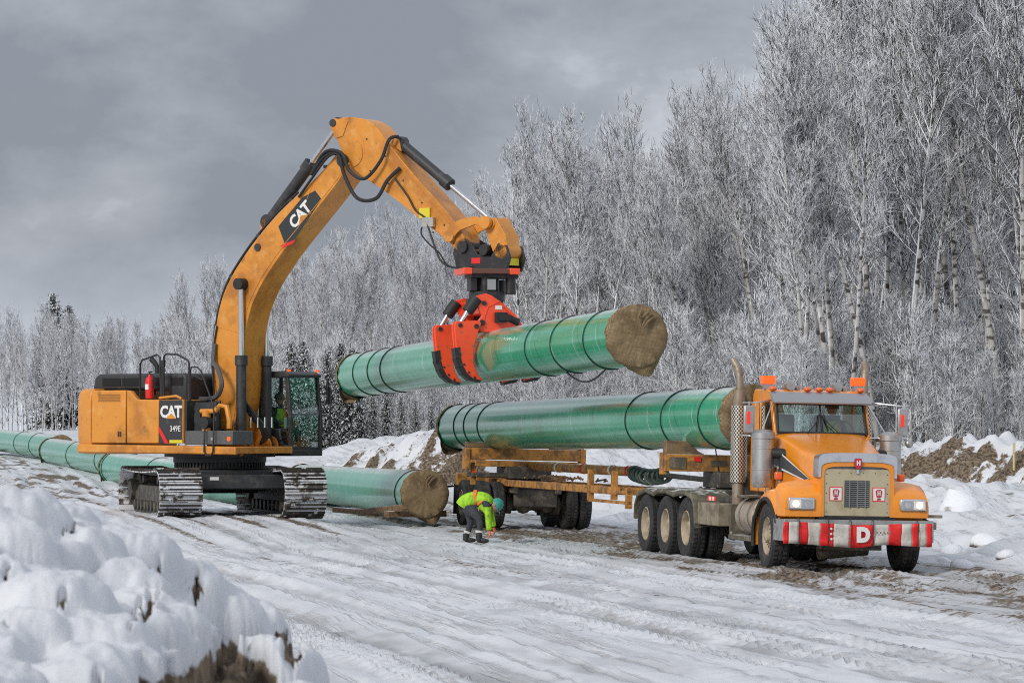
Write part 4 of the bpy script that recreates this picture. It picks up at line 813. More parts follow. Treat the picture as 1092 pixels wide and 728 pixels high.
# local: x towards the near pipe end, y to its left (picture right), z up. picture left = -y
slope = gd.z
black_steel = mat('black wear steel', (.035, .035, .038), .45, .3, var=[((.12, .11, .10), 8, .5, .7, .5)])
def claw(xc, sgn, open_=0):
    zz = slope*xc
    outer = []; inner = []
    # jaw hugging the pipe from the top side round to below the axis
    O = [(.98, .68), (1.02, .62), (1.01, .42), (.98, .15), (.96, -.06), (.90, -.24), (.82, -.38), (.68, -.49), (.46, -.53)]
    I_ = [(.50, .70), (.46, .64), (.54, .42), (.61, .17), (.62, -.03), (.62, -.16), (.58, -.29), (.52, -.41), (.44, -.50)]
    if sgn > 0: O = [(p[0], min(p[1], .46)) for p in O]; I_ = [(p[0], min(p[1], .47)) for p in I_]
    q = MB()
    A = [(sgn*p[0], p[1]+zz) for p in O]; B_ = [(sgn*p[0], p[1]+zz) for p in I_]
    for dx in (-.11, .11):
        vs = [(xc+dx-.03, p[0], p[1]) for p in A] + [(xc+dx-.03, p[0], p[1]) for p in B_] + [(xc+dx+.03, p[0], p[1]) for p in A] + [(xc+dx+.03, p[0], p[1]) for p in B_]
        n = 9; fs = []
        for i in range(n-1): fs += [(i, i+1, n+i+1, n+i), (2*n+i, 3*n+i, 3*n+i+1, 2*n+i+1), (i, 2*n+i, 2*n+i+1, i+1), (n+i, n+i+1, 3*n+i+1, 3*n+i)]
        fs += [(0, n, 3*n, 2*n), (n-1, 3*n-1, 4*n-1, 2*n-1)]
        q.add(vs, fs)
    q.box(xc-.08, xc+.08, min(sgn*.66, sgn*.96), max(sgn*.66, sgn*.96), zz-.1, zz+(.60 if sgn < 0 else .40))
    o = q.build('claw', red, GR, 30, .008)
    q = MB()
    for i in range(3, 8):
        a0, a1 = A[i], A[i+1]; c0, c1 = B_[i], B_[i+1]
        m0 = (a0[0]*.80+c0[0]*.20, a0[1]*.80+c0[1]*.20); m1 = (a1[0]*.80+c1[0]*.20, a1[1]*.80+c1[1]*.20)
        o0 = (a0[0]+sgn*.05, a0[1]-.02); o1 = (a1[0]+sgn*.03, a1[1]-.04)
        q.add([(xc-.15, *o0), (xc-.15, *o1), (xc-.15, *m1), (xc-.15, *m0), (xc+.15, *o0), (xc+.15, *o1), (xc+.15, *m1), (xc+.15, *m0)], [(0,1,2,3),(7,6,5,4),(0,4,5,1),(1,5,6,2),(2,6,7,3),(3,7,4,0)])
    q.build('wear_edge', black_steel, o, 30)
    q = MB(); q.cyl((xc-.16, sgn*.56, (.58 if sgn < 0 else .3)+zz), (xc+.16, sgn*.56, (.58 if sgn < 0 else .3)+zz), .05, n=12)
    q.cyl((xc-.16, sgn*.90, (.60 if sgn < 0 else .3)+zz), (xc+.16, sgn*.90, (.60 if sgn < 0 else .3)+zz), .045, n=12)
    for p in ((.90, .0), (.82, -.2), (.72, -.36), (.60, -.46)): q.cyl((xc-.155, sgn*p[0], p[1]+zz), (xc+.155, sgn*p[0], p[1]+zz), .022, n=8)
    q.build('pin', black_steel, o)
    # clamp cylinder from the body to the jaw
    ca, cb_, cc = ((-.52, 1.16), (-.72, .88), (-.88, .62)) if sgn < 0 else ((.05, .80), (.36, .66), (.68, .42))
    q = MB(); q.cyl((xc, ca[0], ca[1]+zz), (xc, cb_[0], cb_[1]+zz), .125 if sgn < 0 else .09, n=16); o2 = q.build('clamp_cylinder', blackm, GR); q = MB(); q.cyl((xc, cb_[0], cb_[1]+zz), (xc, cc[0], cc[1]+zz), .05, n=12); q.build('piston_rod', chrome, o2)
for xc in (-.95, .85):
    for sgn in (-1, 1): claw(xc, sgn)
    q = MB(); zz = slope*xc
    q.prism([(-.44, .46+zz), (-.52, .60+zz), (-.50, .70+zz), (-.42, .80+zz), (-.58, 1.12+zz), (-.56, 1.20+zz), (-.34, 1.26+zz), (-.22, 1.22+zz), (.05, 1.04+zz), (.30, .82+zz), (.52, .50+zz)], xc-.05, xc+.05, ax='x')
    fr_ = q.build('side_plate', red, GR, 30, .012)
    q = MB(); q.cyl((xc+.045, .10, .86+zz), (xc+.10, .10, .86+zz), .012, n=6); q.box(xc+.05, xc+.20, -.16, .08, .66+zz, .87+zz); q.box(xc+.20, xc+.24, -.10, .14, .70+zz, .82+zz); q.build('valve_cover', blackm, fr_, 30, .015)
    q = MB(); q.box(xc+.05, xc+.056, -.14, .0, .93+zz, 1.01+zz); q.build('sticker', white_p, fr_)
    q = MB(); q.tube([(xc+.055, -.34+.0, .56+zz), (xc+.055, -.38, .74+zz), (xc+.055, -.30, .98+zz), (xc+.055, -.05, 1.10+zz), (xc+.055, .02, 1.0+zz), (xc+.055, .24, .80+zz)], .014, 6); q.build('weld_bead', red, fr_)
    q = MB(); q.cyl((xc+.04, -.42, .66+zz), (xc+.08, -.42, .66+zz), .06, n=12); q.cyl((xc+.04, -.38, 1.06+zz), (xc+.08, -.38, 1.06+zz), .05, n=12); q.build('pin', black_steel, fr_)
q = MB(); q.prism([(-.40, .86), (-.44, 1.14), (-.20, 1.14), (-.05, .86)], -.95, .85, ax='x'); q.box(-.95, .85, -.30, .30, .58, .64); q.build('spine_beam', red, GR, 30, .02)
# rotator stack between the stick tip and the grapple
tipw = exinv @ gc; 
q = MB(); q.cyl((0, -.1, 1.14), (0, -.1, 1.34), .38, n=28); q.cyl((0, -.1, 1.34), (0, -.1, 1.62), .26, n=24); q.box(-.2, .2, -.5, .2, 1.0, 1.2); q.cyl((0, -.34, 1.28), (0, -.34, 1.68), .11, n=14); q.cyl((.2, .36, 1.28), (.2, .36, 1.68), .11, n=14); q.cyl((-.3, .28, 1.3), (-.3, .28, 1.6), .09, n=14); q.box(-.1, .25, -.5, -.36, 1.35, 1.62); q.cyl((.25, -.2, 1.25), (.25, -.2, 1.65), .09, n=12); q.build('rotator', black_steel, GR, 30, .01)
q = MB(); q.cbox((.33, -.08, 1.48), (.02, .18, .22)); q.build('sticker', lens_g, GR)
q = MB(); q.box(-.42, .45, -.68, .48, 1.70, 1.80); q.build('mount_plate', mat('rusty mount plate', (.14, .06, .04), .6), GR, 30, .01)
q = MB(); q.box(-.40, .47, -.70, -.52, 1.685, 1.815); q.box(-.40, .47, .28, .50, 1.685, 1.815); q.build('red_plate_end', red, GR, 30, .01)
q = MB(); q.box(-.3, .3, -.5, .5, 1.62, 1.70); q.build('rotator_flange', black_steel, GR)
# quick coupler in the excavator plane
q = MB()
for y_ in (-.30, .24): q.prism([(6.72, 5.72), (6.80, 5.98), (7.0, 6.06), (7.2, 5.95), (7.35, 5.70), (7.7, 5.62), (7.9, 5.92), (8.12, 5.86), (8.22, 5.6), (8.12, 5.32), (6.85, 5.32)], y_, y_+.06)
q.box(6.9, 8.1, -.24, .24, 5.32, 5.40); q.cyl((7.0, -.36, 5.86), (7.0, .36, 5.86), .13, n=16); q.cyl((7.55, -.36, 5.78), (7.55, .36, 5.78), .12, n=16); q.box(7.2, 7.5, -.2, .2, 5.4, 5.62)
q.build('quick_coupler', black_steel, ex, 30, .01)
MB().box(7.75, 8.1, -.20, .20, 5.45, 5.60).build('coupler_wedge', yel_p, ex)
MB().box(7.22, 7.45, -.31, -.302, 5.50, 5.62).build('warning_sticker', red_p, ex)

# ------------------------------------------------------------------ wheels
def tyre_mesh(w_, r=.525, blocks=40):
    b = MB(); h = w_/2; n = blocks*2; prof0 = [(.29, -h*.72), (.33, -h*.90), (.42, -h), (.485, -h*.97), (r-.012, -h*.80), (r, -h*.70), (r, -h*.28), (r-.014, -h*.22), (r, -h*.16), (r, h*.16), (r-.014, h*.22), (r, h*.28), (r, h*.70), (r-.012, h*.80), (.485, h*.97), (.42, h), (.33, h*.90), (.29, h*.72)]
    vs = []; k = len(prof0)
    for i in range(n):
        t = 2*math.pi*(i+.0)/n
        for j, (rr, y) in enumerate(prof0):
            q = rr
            if j in (4, 5, 6, 11, 12, 13) and i % 2: q = rr-.016
            if j in (8, 9) and (i//2) % 2: q = rr-.010
            vs.append((q*math.cos(t), y, q*math.sin(t)))
    fs = [(i*k+j, i*k+j+1, ((i+1) % n)*k+j+1, ((i+1) % n)*k+j) for i in range(n) for j in range(k-1)]
    b.add(vs, fs); return b.mesh('tyre', rubber, 28)
tyre_me = tyre_mesh(.285); tyre_n = tyre_mesh(.27)
def rim_mesh(front):
    b = MB(); s = -1     # outer face towards -y
    if front: prof = [(.30, .10), (.30, -.10), (.285, -.115), (.265, -.08), (.24, -.02), (.19, -.055), (.15, -.06), (.11, -.06), (.10, -.13), (.05, -.15), (0, -.15)]
    else: prof = [(.30, .10), (.30, -.10), (.285, -.115), (.265, -.07), (.245, .02), (.20, .055), (.13, .045), (.12, -.05), (.10, -.07), (0, -.07)]
    b.lathe(prof, 36, 'y')
    yb = -.062 if front else .045
    for i in range(10):
        t = 2*math.pi*i/10; b.cyl((.135*math.cos(t), yb, .135*math.sin(t)), (.135*math.cos(t), yb-.035, .135*math.sin(t)), .014, n=6)
        t += .3; b.cyl((.205*math.cos(t), (-.045 if front else .05), .205*math.sin(t)), (.205*math.cos(t), (-.052 if front else .044), .205*math.sin(t)), .026, n=10, mi=1)
    return b.mesh('rim', [rimm, blackm], 35)
rim_f, rim_r = rim_mesh(True), rim_mesh(False)
def wheel(parent, x, y, out_=-1, steer=0, front=False, sc_=1.0, z=.525):
    o = bpy.data.objects.new('wheel', tyre_me if front else tyre_n); C.objects.link(o); o.parent = parent
    o.matrix_local = Matrix.Translation((x, y, z*sc_)) @ Matrix.Rotation(steer, 4, 'Z') @ Matrix.Rotation((0 if out_ < 0 else math.pi), 4, 'Z') @ Matrix.Rotation(random.uniform(0, 6), 4, 'Y') @ Matrix.Scale(sc_, 4)
    r_ = bpy.data.objects.new('rim', rim_f if front else rim_r); C.objects.link(r_); r_.parent = o; return o

# ------------------------------------------------------------------ truck
tr = empty('pipe_truck', (TX, TY, TZ), (R(-1.1), 0, R(-78)))
tag(tr, 'orange pipe truck with a red and white striped bumper banner', 'truck')
wheel(tr, 0, -1.075, -1, R(-3), True, 1.03); wheel(tr, 0, 1.075, 1, R(-3), True, 1.03)
for x_ in (-4.7, -6.1, -7.5):
    for s_ in (-1, 1): wheel(tr, x_, s_*1.15, s_, sc_=1.02); wheel(tr, x_, s_*.83, s_, sc_=1.02)
    b = MB(); b.cyl((x_, -.8, .53), (x_, .8, .53), .09); b.ball((x_, 0, .53), .24, 12); b.box(x_-.35, x_+.35, -.55, -.42, .62, .70); b.box(x_-.35, x_+.35, .42, .55, .62, .70); b.build('axle', olive, tr)
b = MB(); b.cyl((0, -.9, .50), (0, .9, .50), .07); b.box(-.5, .5, -.5, -.40, .60, .68); b.box(-.5, .5, .40, .50, .60, .68); b.cyl((.2, -.4, .3), (.2, .4, .38), .12); b.box(.3, .8, -.45, .45, .36, .55); b.build('front_axle', olive, tr)
b = MB(); b.box(-8.4, .88, -.47, -.38, .72, 1.0); b.box(-8.4, .88, .38, .47, .72, 1.0)
for x_ in (-8.35, -6.8, -5.4, -3.6, -2.4): b.box(x_-.06, x_+.06, -.38, .38, .76, .96)
b.build('chassis', olive, tr, 30, .01)
b = MB(); b.box(-1.8, .5, -.38, .38, .45, 1.0); b.cyl((-1.8, 0, .7), (-3.4, 0, .7), .16); b.build('engine_block', grease, tr)
# bumper
b = MB(); b.prism([(-1.22, .50), (-1.22, .84), (1.22, .84), (1.22, .50)], .98, 1.05, ax='x'); b.prism([(.98, -1.22), (1.05, -1.22), (.55, -1.25), (.52, -1.22)], .50, .84, ax='z'); b.prism([(.98, 1.22), (1.05, 1.22), (.55, 1.25), (.52, 1.22)], .50, .84, ax='z')
bump_ = b.build('bumper', alu, tr, 30, .012)
px = lambda p: (p/6.424 - 79.5)/63. - .03     # banner seams, from the left edge of the bumper
secs = [(18, 55, 1), (55, 120, 0), (120, 182, 1), (182, 262, 0), (262, 350, 1), (350, 455, 0), (455, 612, 1), (612, 715, 0), (715, 800, 1), (800, 870, 0), (870, 916, 1), (916, 965, 0), (965, 1003, 1)]
b = MB(); 
def bz(y, low): return (.445 + .015*math.sin(y*4.2) - .035*max(0, 1-abs(y+.02)/.5)) if low else (.795 - .035*max(0, 1-abs(y)/.9))
for a0, a1, r_ in secs:
    nseg = max(2, int((a1-a0)/12)); ys = [px(a0 + (a1-a0)*i/nseg) for i in range(nseg+1)]
    vs = []; zz_ = 5
    for y in ys:
        for k in range(zz_+1):
            f = k/zz_; z = bz(y, True)*(1-f) + bz(y, False)*f; x = 1.075 + .014*math.sin(y*23+f*5) + .012*math.sin(y*9-f*7); vs.append((x, y, z))
    b.add(vs, [(i*(zz_+1)+k, (i+1)*(zz_+1)+k, (i+1)*(zz_+1)+k+1, i*(zz_+1)+k+1) for i in range(nseg) for k in range(zz_)], r_)
banner = b.build('striped_banner', [band_w, red_p], tr, 40)
sd_ = banner.modifiers.new('solid', 'SOLIDIFY'); sd_.thickness = .006; sd_.offset = -1
fx = lambda x, y, z: Matrix.Translation((x, y, z)) @ Matrix.Rotation(R(90), 4, 'Z') @ Matrix.Rotation(R(90), 4, 'X')
text('letter_d', 'D', .30, fx(1.108, px(541), .60), banner, white_p, .004, .022, 1, .95)
text('small_lettering', '• • • • •', .09, fx(1.10, px(680), .645), banner, mat('grey print', (.2, .15, .12), .7), .002, .003)
b = MB()
for p_ in (120, 311, 462, 610, 905): y = px(p_); b.tube([(1.055, y, .86), (1.10, y, .80), (1.105, y+.005, .62), (1.10, y, bz(y, True)-.01)], .008, 5)
b.build('tie_strap', blackm, banner)
for p_, z_ in ((330, .70), (330, .62), (332, .54), (760, .55)): MB().cyl((1.09, px(p_), z_), (1.105, px(p_), z_), .018, n=8).build('printed_spot', white_p if p_ < 400 else red_p, banner)
MB().box(.60, .95, 1.26, 1.30, .70, .82).box(.75, .80, 1.2, 1.45, .88, .93).build('side_bracket', rust, tr)
# radiator shell, hood
def section(pts_a, pts_b, x0, x1): 
    n = len(pts_a); return [(x0, *p) for p in pts_a] + [(x1, *p) for p in pts_b]
def arch(hw, z0, z1, n=12, pw=.22):
    """cross-section from the left foot over the top to the right foot"""
    out_ = [(-hw, z0)]; 
    for i in range(n+1):
        t = math.pi*(1 - i/n); c, s_ = math.cos(t), math.sin(t)
        out_.append((hw*math.copysign(abs(c)**.28, c)*(1 - .03*s_), z1 - .10 + .10*abs(s_)**.5 - .02*abs(c)))
    out_.append((hw, z0)); return out_
fa, ra = arch(.60, .86, 1.80), arch(.77, 1.30, 2.20)
mid = arch(.66, 1.05, 1.93)
b = MB(); n = len(fa)
vs = [(.80, *p) for p in fa] + [(.10, *p) for p in mid] + [(-.95, *p) for p in ra]
fs = [(j*n+i, j*n+i+1, (j+1)*n+i+1, (j+1)*n+i) for j in range(2) for i in range(n-1)] + [tuple(range(n))[::-1]]
b.add(vs, fs); hoodt = b.build('hood', trk_o, tr, 50)
def ring_between(po, pi, x0, x1):
    b = MB(); n = len(po); vs = [(x0, *p) for p in po] + [(x1, *p) for p in po] + [(x1, *p) for p in pi] + [(x0, *p) for p in pi]
    fs = [(j*n+i, j*n+i+1, ((j+1) % 4)*n+i+1, ((j+1) % 4)*n+i) for j in range(4) for i in range(n-1)] + [(0, n, 2*n, 3*n), (n-1, 4*n-1, 3*n-1, 2*n-1)]
    return b.add(vs, fs)
top = [p for p in arch(.645, 1.50, 1.885)]; topi = [p for p in arch(.600, 1.50, 1.745)]
ring_between(top, topi, .66, .93).build('chrome_shell', chrome, hoodt, 50)
o_ = arch(.605, .86, 1.745); i_ = arch(.545, .86, 1.675); ring_between(o_, i_, .78, .915).build('grille_surround', trk_o, hoodt, 50)
b = MB(); b.add([(.86, *p) for p in i_], [tuple(range(n))]); b.build('grille_band', mat('grey mesh band', (.32, .33, .36), .5, .3, bump=(90, .4)), hoodt, 0)
MB().box(.875, .893, -.55, .55, .895, 1.63).build('winter_front', ply, hoodt, 0, .006)
gm = MB(); gm.box(.888, .899, -.205, .205, 1.035, 1.455); gf = gm.build('grille_opening', mat('dark grille recess', (.09, .10, .10), .5), hoodt, 0)
slat_me = MB().prism([(.0, 0), (.022, .004), (.022, .012), (.0, .016)], -.19, .19).mesh('grille_slat', alu, 20)
for i in range(13): s_ = bpy.data.objects.new('grille_slat', slat_me); C.objects.link(s_); s_.parent = gf; s_.location = (.897, 0, 1.05+i*.0305)
b = MB(); 
for y in (-.13, 0, .13): b.box(.899, .925, y-.010, y+.010, 1.035, 1.455)
b.build('grille_bar', mat('grey bar', (.25, .26, .27), .4, .5), gf, 0)
for y in (-.345, .36):
    e_ = MB().box(.893, .899, y-.105, y+.105, 1.13, 1.35).build('emblem_square', red_p, hoodt, 0)
    MB().box(.899, .902, y-.092, y+.092, 1.143, 1.337).build('emblem_field', white_p, e_, 0)
    q = MB(); q.prism([(y-.04, 1.20), (y-.055, 1.29), (y-.03, 1.315), (y+.03, 1.315), (y+.055, 1.29), (y+.04, 1.20), (y, 1.185)], .902, .905, ax='x'); q.box(.902, .905, y-.03, y+.03, 1.15, 1.18); q.build('emblem', mat('dark red print', (.45, .03, .04), .5), e_, 0)
    q = MB(); q.box(.9055, .908, y-.025, y-.01, 1.22, 1.30); q.box(.9055, .908, y+.01, y+.025, 1.22, 1.30); q.box(.9055, .908, y-.01, y+.01, 1.25, 1.265); q.build('emblem_lettering', white_p, e_, 0)
q = MB(); q.prism([(-.05, 1.66), (-.068, 1.73), (-.05, 1.80), (.05, 1.80), (.068, 1.73), (.05, 1.66), (0, 1.62)], .925, .955, ax='x'); em = q.build('hood_badge', mat('badge red', (.5, .03, .05), .3), hoodt, 0, .006)
q = MB(); q.box(.955, .96, -.03, -.012, 1.69, 1.77); q.box(.955, .96, .012, .03, 1.69, 1.77); q.box(.955, .96, -.012, .012, 1.72, 1.74); q.build('badge_lettering', white_p, em, 0)
MB().box(.90, .925, -.02, .02, 1.56, 1.66).build('badge_stem', chrome, em)
q = MB()
for y in (-.50, .50):
    for z in (.96, 1.1, 1.25, 1.4, 1.55): q.cyl((.893, y, z), (.899, y, z), .008, n=6)
for y in (-.3, -.1, .1, .3): q.cyl((.893, y, 1.57), (.899, y, 1.57), .008, n=6)
q.build('rivet', blackm, hoodt)
MB().box(.86, .94, -.62, .62, .84, .885).build('lower_trim', blackm, hoodt, 0, .004)
# hood crease
q = MB(); q.tube([(.62, sg_*.615, 1.79 if False else 1.0) for sg_ in (-1,)] + [(.62, -.62, 1.5)], .005, 5); q.tube([(-.93, -.775, 1.4), (-.93, -.775, 1.95)], .007, 5); q.build('hood_seam', blackm, hoodt)
# fenders with wheel arches and headlights
def fender(sg):
    b = MB(); r0 = .66
    # arch strip over the wheel
    vs = []; prof_y = [.62, .80, 1.0, 1.17, 1.22, 1.225]
    n_ = 18; ang0, ang1 = R(192), R(20)
    rows = []
    for i in range(n_+1):
        a = ang0 + (ang1-ang0)*i/n_
        rows.append((r0*math.cos(a)*1.02, .54 + r0*math.sin(a)*1.10))
    rows += [(.80, .86)]
    m = len(prof_y)
    lift = [.20, .14, .06, .0, -.05, -.12]
    for (x, z) in rows:
        for j, y in enumerate(prof_y):
            zz = z + (lift[j] if z > .9 else lift[j]*.2)
            vs.append((x, sg*y, zz))
    fs = [(i*m+j, i*m+j+1, (i+1)*m+j+1, (i+1)*m+j) for i in range(len(rows)-1) for j in range(m-1)]
    b.add(vs, fs)
    # front nose block holding the headlight
    f = [( .50, 1.42), (.72, 1.34), (.88, 1.22), (.92, 1.16), (.92, .88), (.60, .88)]
    vs = []
    ys = [.58, .75, 1.0, 1.17, 1.215]
    dz = [.06, .03, 0, -.04, -.12]; dx = [0, 0, 0, -.02, -.10]
    for j, y in enumerate(ys):
        for (x, z) in f: vs.append((x + dx[j]*(1 if x > .6 else 0), sg*y, z + (dz[j] if z > 1. else 0)))
    k = len(f); fs = [(j*k+i, j*k+(i+1) % k, (j+1)*k+(i+1) % k, (j+1)*k+i) for j in range(len(ys)-1) for i in range(k)] + [tuple(range(k)), tuple(range((len(ys)-1)*k, len(ys)*k))]
    b.add(vs, fs)
    # hood side skirt to fender
    vs = [(.6, sg*.58, 1.50), (.55, sg*.62, 1.48), (-.2, sg*.72, 1.50), (-.9, sg*.80, 1.45), (-.95, sg*.80, 1.0), (-.7, sg*.8, .9), (.6, sg*.6, 1.1)]
    o = b.build('fender', trk_o, tr, 50)
    q = MB()
    rows2 = [(p[0], p[1]) for p in rows[:-1]]
    q.tube([(p[0], sg*1.225, p[1]-.13 if p[1] > .9 else p[1]-.02) for p in rows2], .035, 8); q.build('fender_trim', blackm, o)
    h = MB(); y0, y1 = (.70, 1.13); h.box(.91, .955, min(sg*y0, sg*y1), max(sg*y0, sg*y1), .985, 1.175); hl = h.build('headlight', chrome, o, 30, .02)
    for (ya, yb, out__) in ((.735, .905, 0), (.925, 1.10, 1)):
        lit = (out__ == 1)
        MB().box(.950, .963, min(sg*ya, sg*yb), max(sg*ya, sg*yb), 1.015, 1.145).build('lens', lamp_w if lit else lens_g, hl, 0, .01); MB().lathe([(.0, .966), (.02, .968), (.045, .964), (.055, .966)], 20, 'x', c=(0, sg*(ya+yb)/2, 1.08)).build('reflector_bowl', lamp_hot if lit else chrome, hl, 40)
    q = MB(); q.box(-.06, .06, sg*1.02-.055, sg*1.02+.055, 1.44, 1.56); q.build('marker_light', orange_l, o, 30, .02)
    return o
fender(-1); fender(1)
for sg in (-1, 1):   # hood sides running down to the fenders, grey stripe with white edges
    b = MB(); vs = [(.78, sg*.595, 1.62), (.10, sg*.655, 1.78), (-.95, sg*.775, 2.04), (-1.0, sg*.785, 1.12), (-.55, sg*.79, 1.16), (.1, sg*.74, 1.36), (.6, sg*.63, 1.30), (.78, sg*.60, .95)]
    b.add(vs, [(0, 1, 5, 6), (1, 2, 4, 5), (2, 3, 4), (0, 6, 7)]); b.build('hood_side', trk_o, hoodt, 60)
    def sp(t, up): # point on hood side at parameter t (front 0 .. back 1)
        x = .55 - 1.45*t; y = sg*(.62 + .155*t + .012); z = 1.42 + .30*t + up; return (x, y, z)
    for nm, lo, hi, mm, dy in (('grey_stripe', -.02, .10, mat('grey stripe', (.06, .075, .08), .4), .012), ('white_stripe', .10, .118, white_p, .014), ('white_stripe', -.038, -.02, white_p, .014)):
        q = MB(); a_, b2, c_, d_ = sp(0, lo*.4), sp(1, lo*2.1), sp(1, hi*2.1), sp(0, hi*.4)
        vs = [(p[0], p[1]+sg*(dy+.03), p[2]) for p in (a_, b2, c_, d_)]; q.add(vs, [(0, 1, 2, 3)]); q.build(nm, mm, hoodt, 0)
# cab
b = MB()
cabp = [(-.93, 2.16), (-1.18, 2.76), (-1.30, 2.88), (-2.25, 2.90), (-2.30, 2.75), (-2.30, 1.0), (-.98, 1.0)]
b.prism([(-.98, 1.22), (-.96, 1.5), (-.93, 2.14), (-1.02, 2.16), (-2.30, 2.16), (-2.30, 1.22)], -.82, .82)
b.prism([(-1.18, 2.68), (-1.26, 2.86), (-1.45, 2.90), (-2.2, 2.91), (-2.30, 2.84), (-2.30, 2.68)], -.79, .79)
for sg in (-1, 1):
    y0, y1 = (-.815, -.76) if sg < 0 else (.76, .815)
    b.prism([(-.93, 2.14), (-1.16, 2.70), (-1.26, 2.70), (-1.04, 2.14)], y0, y1)
    b.prism([(-1.78, 2.14), (-1.78, 2.70), (-2.30, 2.70), (-2.30, 2.14)], y0, y1)
cab = b.build('cab', trk_o, tr, 30, .02)
MB().add([(-2.28, -.70, 2.2), (-2.28, .70, 2.2), (-2.28, .70, 2.62), (-2.28, -.70, 2.62)], [(0, 1, 2, 3)]).build('rear_window', glassm, cab, 0)
q = MB(); q.add([(-.955, -.745, 2.20), (-.955, 0, 2.20), (-1.135, 0, 2.655), (-1.135, -.725, 2.655)], [(0, 1, 2, 3)]); q.add([(-.955, 0, 2.20), (-.955, .745, 2.20), (-1.135, .725, 2.655), (-1.135, 0, 2.655)], [(0, 1, 2, 3)]); ws = q.build('windshield', wind, cab, 0)
q = MB(); q.tube([(-.935, -.75, 2.195), (-.935, .75, 2.195)], .02, 6); q.tube([(-1.13, -.73, 2.665), (-1.13, .73, 2.665)], .02, 6); q.tube([(-.935, -.75, 2.195), (-1.13, -.73, 2.665)], .022, 6); q.tube([(-.935, .75, 2.195), (-1.13, .73, 2.665)], .022, 6); q.tube([(-.935, 0, 2.195), (-1.13, 0, 2.665)], .016, 6); q.build('window_seal', blackm, ws)
for y in (-.08, .08):
    q = MB(); q.tube([(-.90, y*3.4, 2.19), (-.96, y*1.6, 2.33), (-.99, y*.9, 2.40)], .009, 5); q.tube([(-.95, y*1.2, 2.24), (-1.03, y*.5, 2.50)], .012, 5); q.build('wiper', blackm, ws)
for sg in (-1, 1):
    y = sg*.80; q = MB(); q.add([(-1.05, y, 2.16), (-1.78, y, 2.16), (-1.78, y, 2.69), (-1.24, y, 2.69)], [(0, 1, 2, 3)]); q.build('door_window', wind, cab, 0)
    q = MB(); q.tube([(-1.04, sg*.825, 1.05), (-1.04, sg*.825, 2.15), (-1.25, sg*.815, 2.70), (-1.80, sg*.815, 2.70), (-1.80, sg*.825, 1.05)], .008, 5); q.build('door_gap', blackm, cab)
    MB().box(-1.7, -1.5, sg*.82-.02, sg*.82+.02, 1.95, 1.99).build('door_handle', chrome, cab)
q = MB(); q.prism([(-1.10, 2.70), (-.92, 2.66), (-.90, 2.69), (-1.05, 2.80), (-1.22, 2.86)], -.83, .83); q.build('sun_visor', mat('grey visor', (.34, .34, .36), .35, .4), cab, 30, .01)
for y in (-.76, -.17, .03, .21, .74):
    q = MB(); q.ball((-1.26, y, 2.905), .07, 12, sq=(1.1, 1, .6)); q.build('clearance_light', orange_l, cab, 50)
for y in (-.40, .40): q = MB(); q.cyl((-1.35, y-.02, 2.96), (-1.60, y, 2.96), .075, n=16); q.cyl((-1.5, y+.15, 2.94), (-1.75, y+.15, 2.94), .04, n=10); q.build('air_horn', alu, cab)
for y in (-.74, .80):
    q = MB(); q.box(-1.70, -1.52, y-.105, y+.105, 2.985, 3.12); q.build('beacon', amber_lit, cab, 30, .012); MB().box(-1.66, -1.56, y-.08, y+.08, 2.90, 2.985).build('beacon_base', alu, cab)
MB().box(-1.635, -1.585, -.80, .86, 2.915, 2.935).build('light_bar', alu, cab)
# cab interior, seats
q = MB(); q.box(-1.95, -1.45, -.62, -.18, 1.7, 1.85); q.box(-2.05, -1.92, -.62, -.18, 1.8, 2.5); q.box(-1.95, -1.45, .18, .62, 1.7, 1.85); q.box(-2.05, -1.92, .18, .62, 1.8, 2.5); q.build('seat', mat('grey green seat', (.20, .27, .25), .8), cab, 30, .03)
q = MB(); q.lathe([(.20+.014*math.cos(t), .014*math.sin(t)) for t in [2*math.pi*i/6 for i in range(7)]], 24, 'x', c=(-1.16, .40, 2.2)); q.build('steering_wheel', blackm, cab)
# stacks and heat shields
perf = bpy.data.materials.new('perforated heat shield'); perf.use_nodes = True
def _perf():
    t = perf.node_tree; n_ = t.nodes; l = t.links; b = n_['Principled BSDF']; b.inputs['Metallic'].default_value = .7; b.inputs['Roughness'].default_value = .4
    g = n_.new('ShaderNodeTexCoord'); s = n_.new('ShaderNodeSeparateXYZ'); l.new(g.outputs['Object'], s.inputs[0])
    at = n_.new('ShaderNodeMath'); at.operation = 'ARCTAN2'; l.new(s.outputs[1], at.inputs[0]); l.new(s.outputs[0], at.inputs[1])
    mu = n_.new('ShaderNodeMath'); mu.operation = 'MULTIPLY'; mu.inputs[1].default_value = 16; l.new(at.outputs[0], mu.inputs[0]); s1 = n_.new('ShaderNodeMath'); s1.operation = 'SINE'; l.new(mu.outputs[0], s1.inputs[0])
    m2 = n_.new('ShaderNodeMath'); m2.operation = 'MULTIPLY'; m2.inputs[1].default_value = 95; l.new(s.outputs[2], m2.inputs[0]); s2 = n_.new('ShaderNodeMath'); s2.operation = 'SINE'; l.new(m2.outputs[0], s2.inputs[0])
    pr = n_.new('ShaderNodeMath'); pr.operation = 'MULTIPLY'; l.new(s1.outputs[0], pr.inputs[0]); l.new(s2.outputs[0], pr.inputs[1])
    rr = n_.new('ShaderNodeMapRange'); rr.inputs[1].default_value = .02; rr.inputs[2].default_value = .22; l.new(pr.outputs[0], rr.inputs[0])
    mx = n_.new('ShaderNodeMix'); mx.data_type = 'RGBA'; mx.inputs[6].default_value = (.66, .62, .54, 1); mx.inputs[7].default_value = (.02, .02, .02, 1); l.new(rr.outputs[0], mx.inputs[0]); l.new(mx.outputs[2], b.inputs['Base Color'])
_perf()
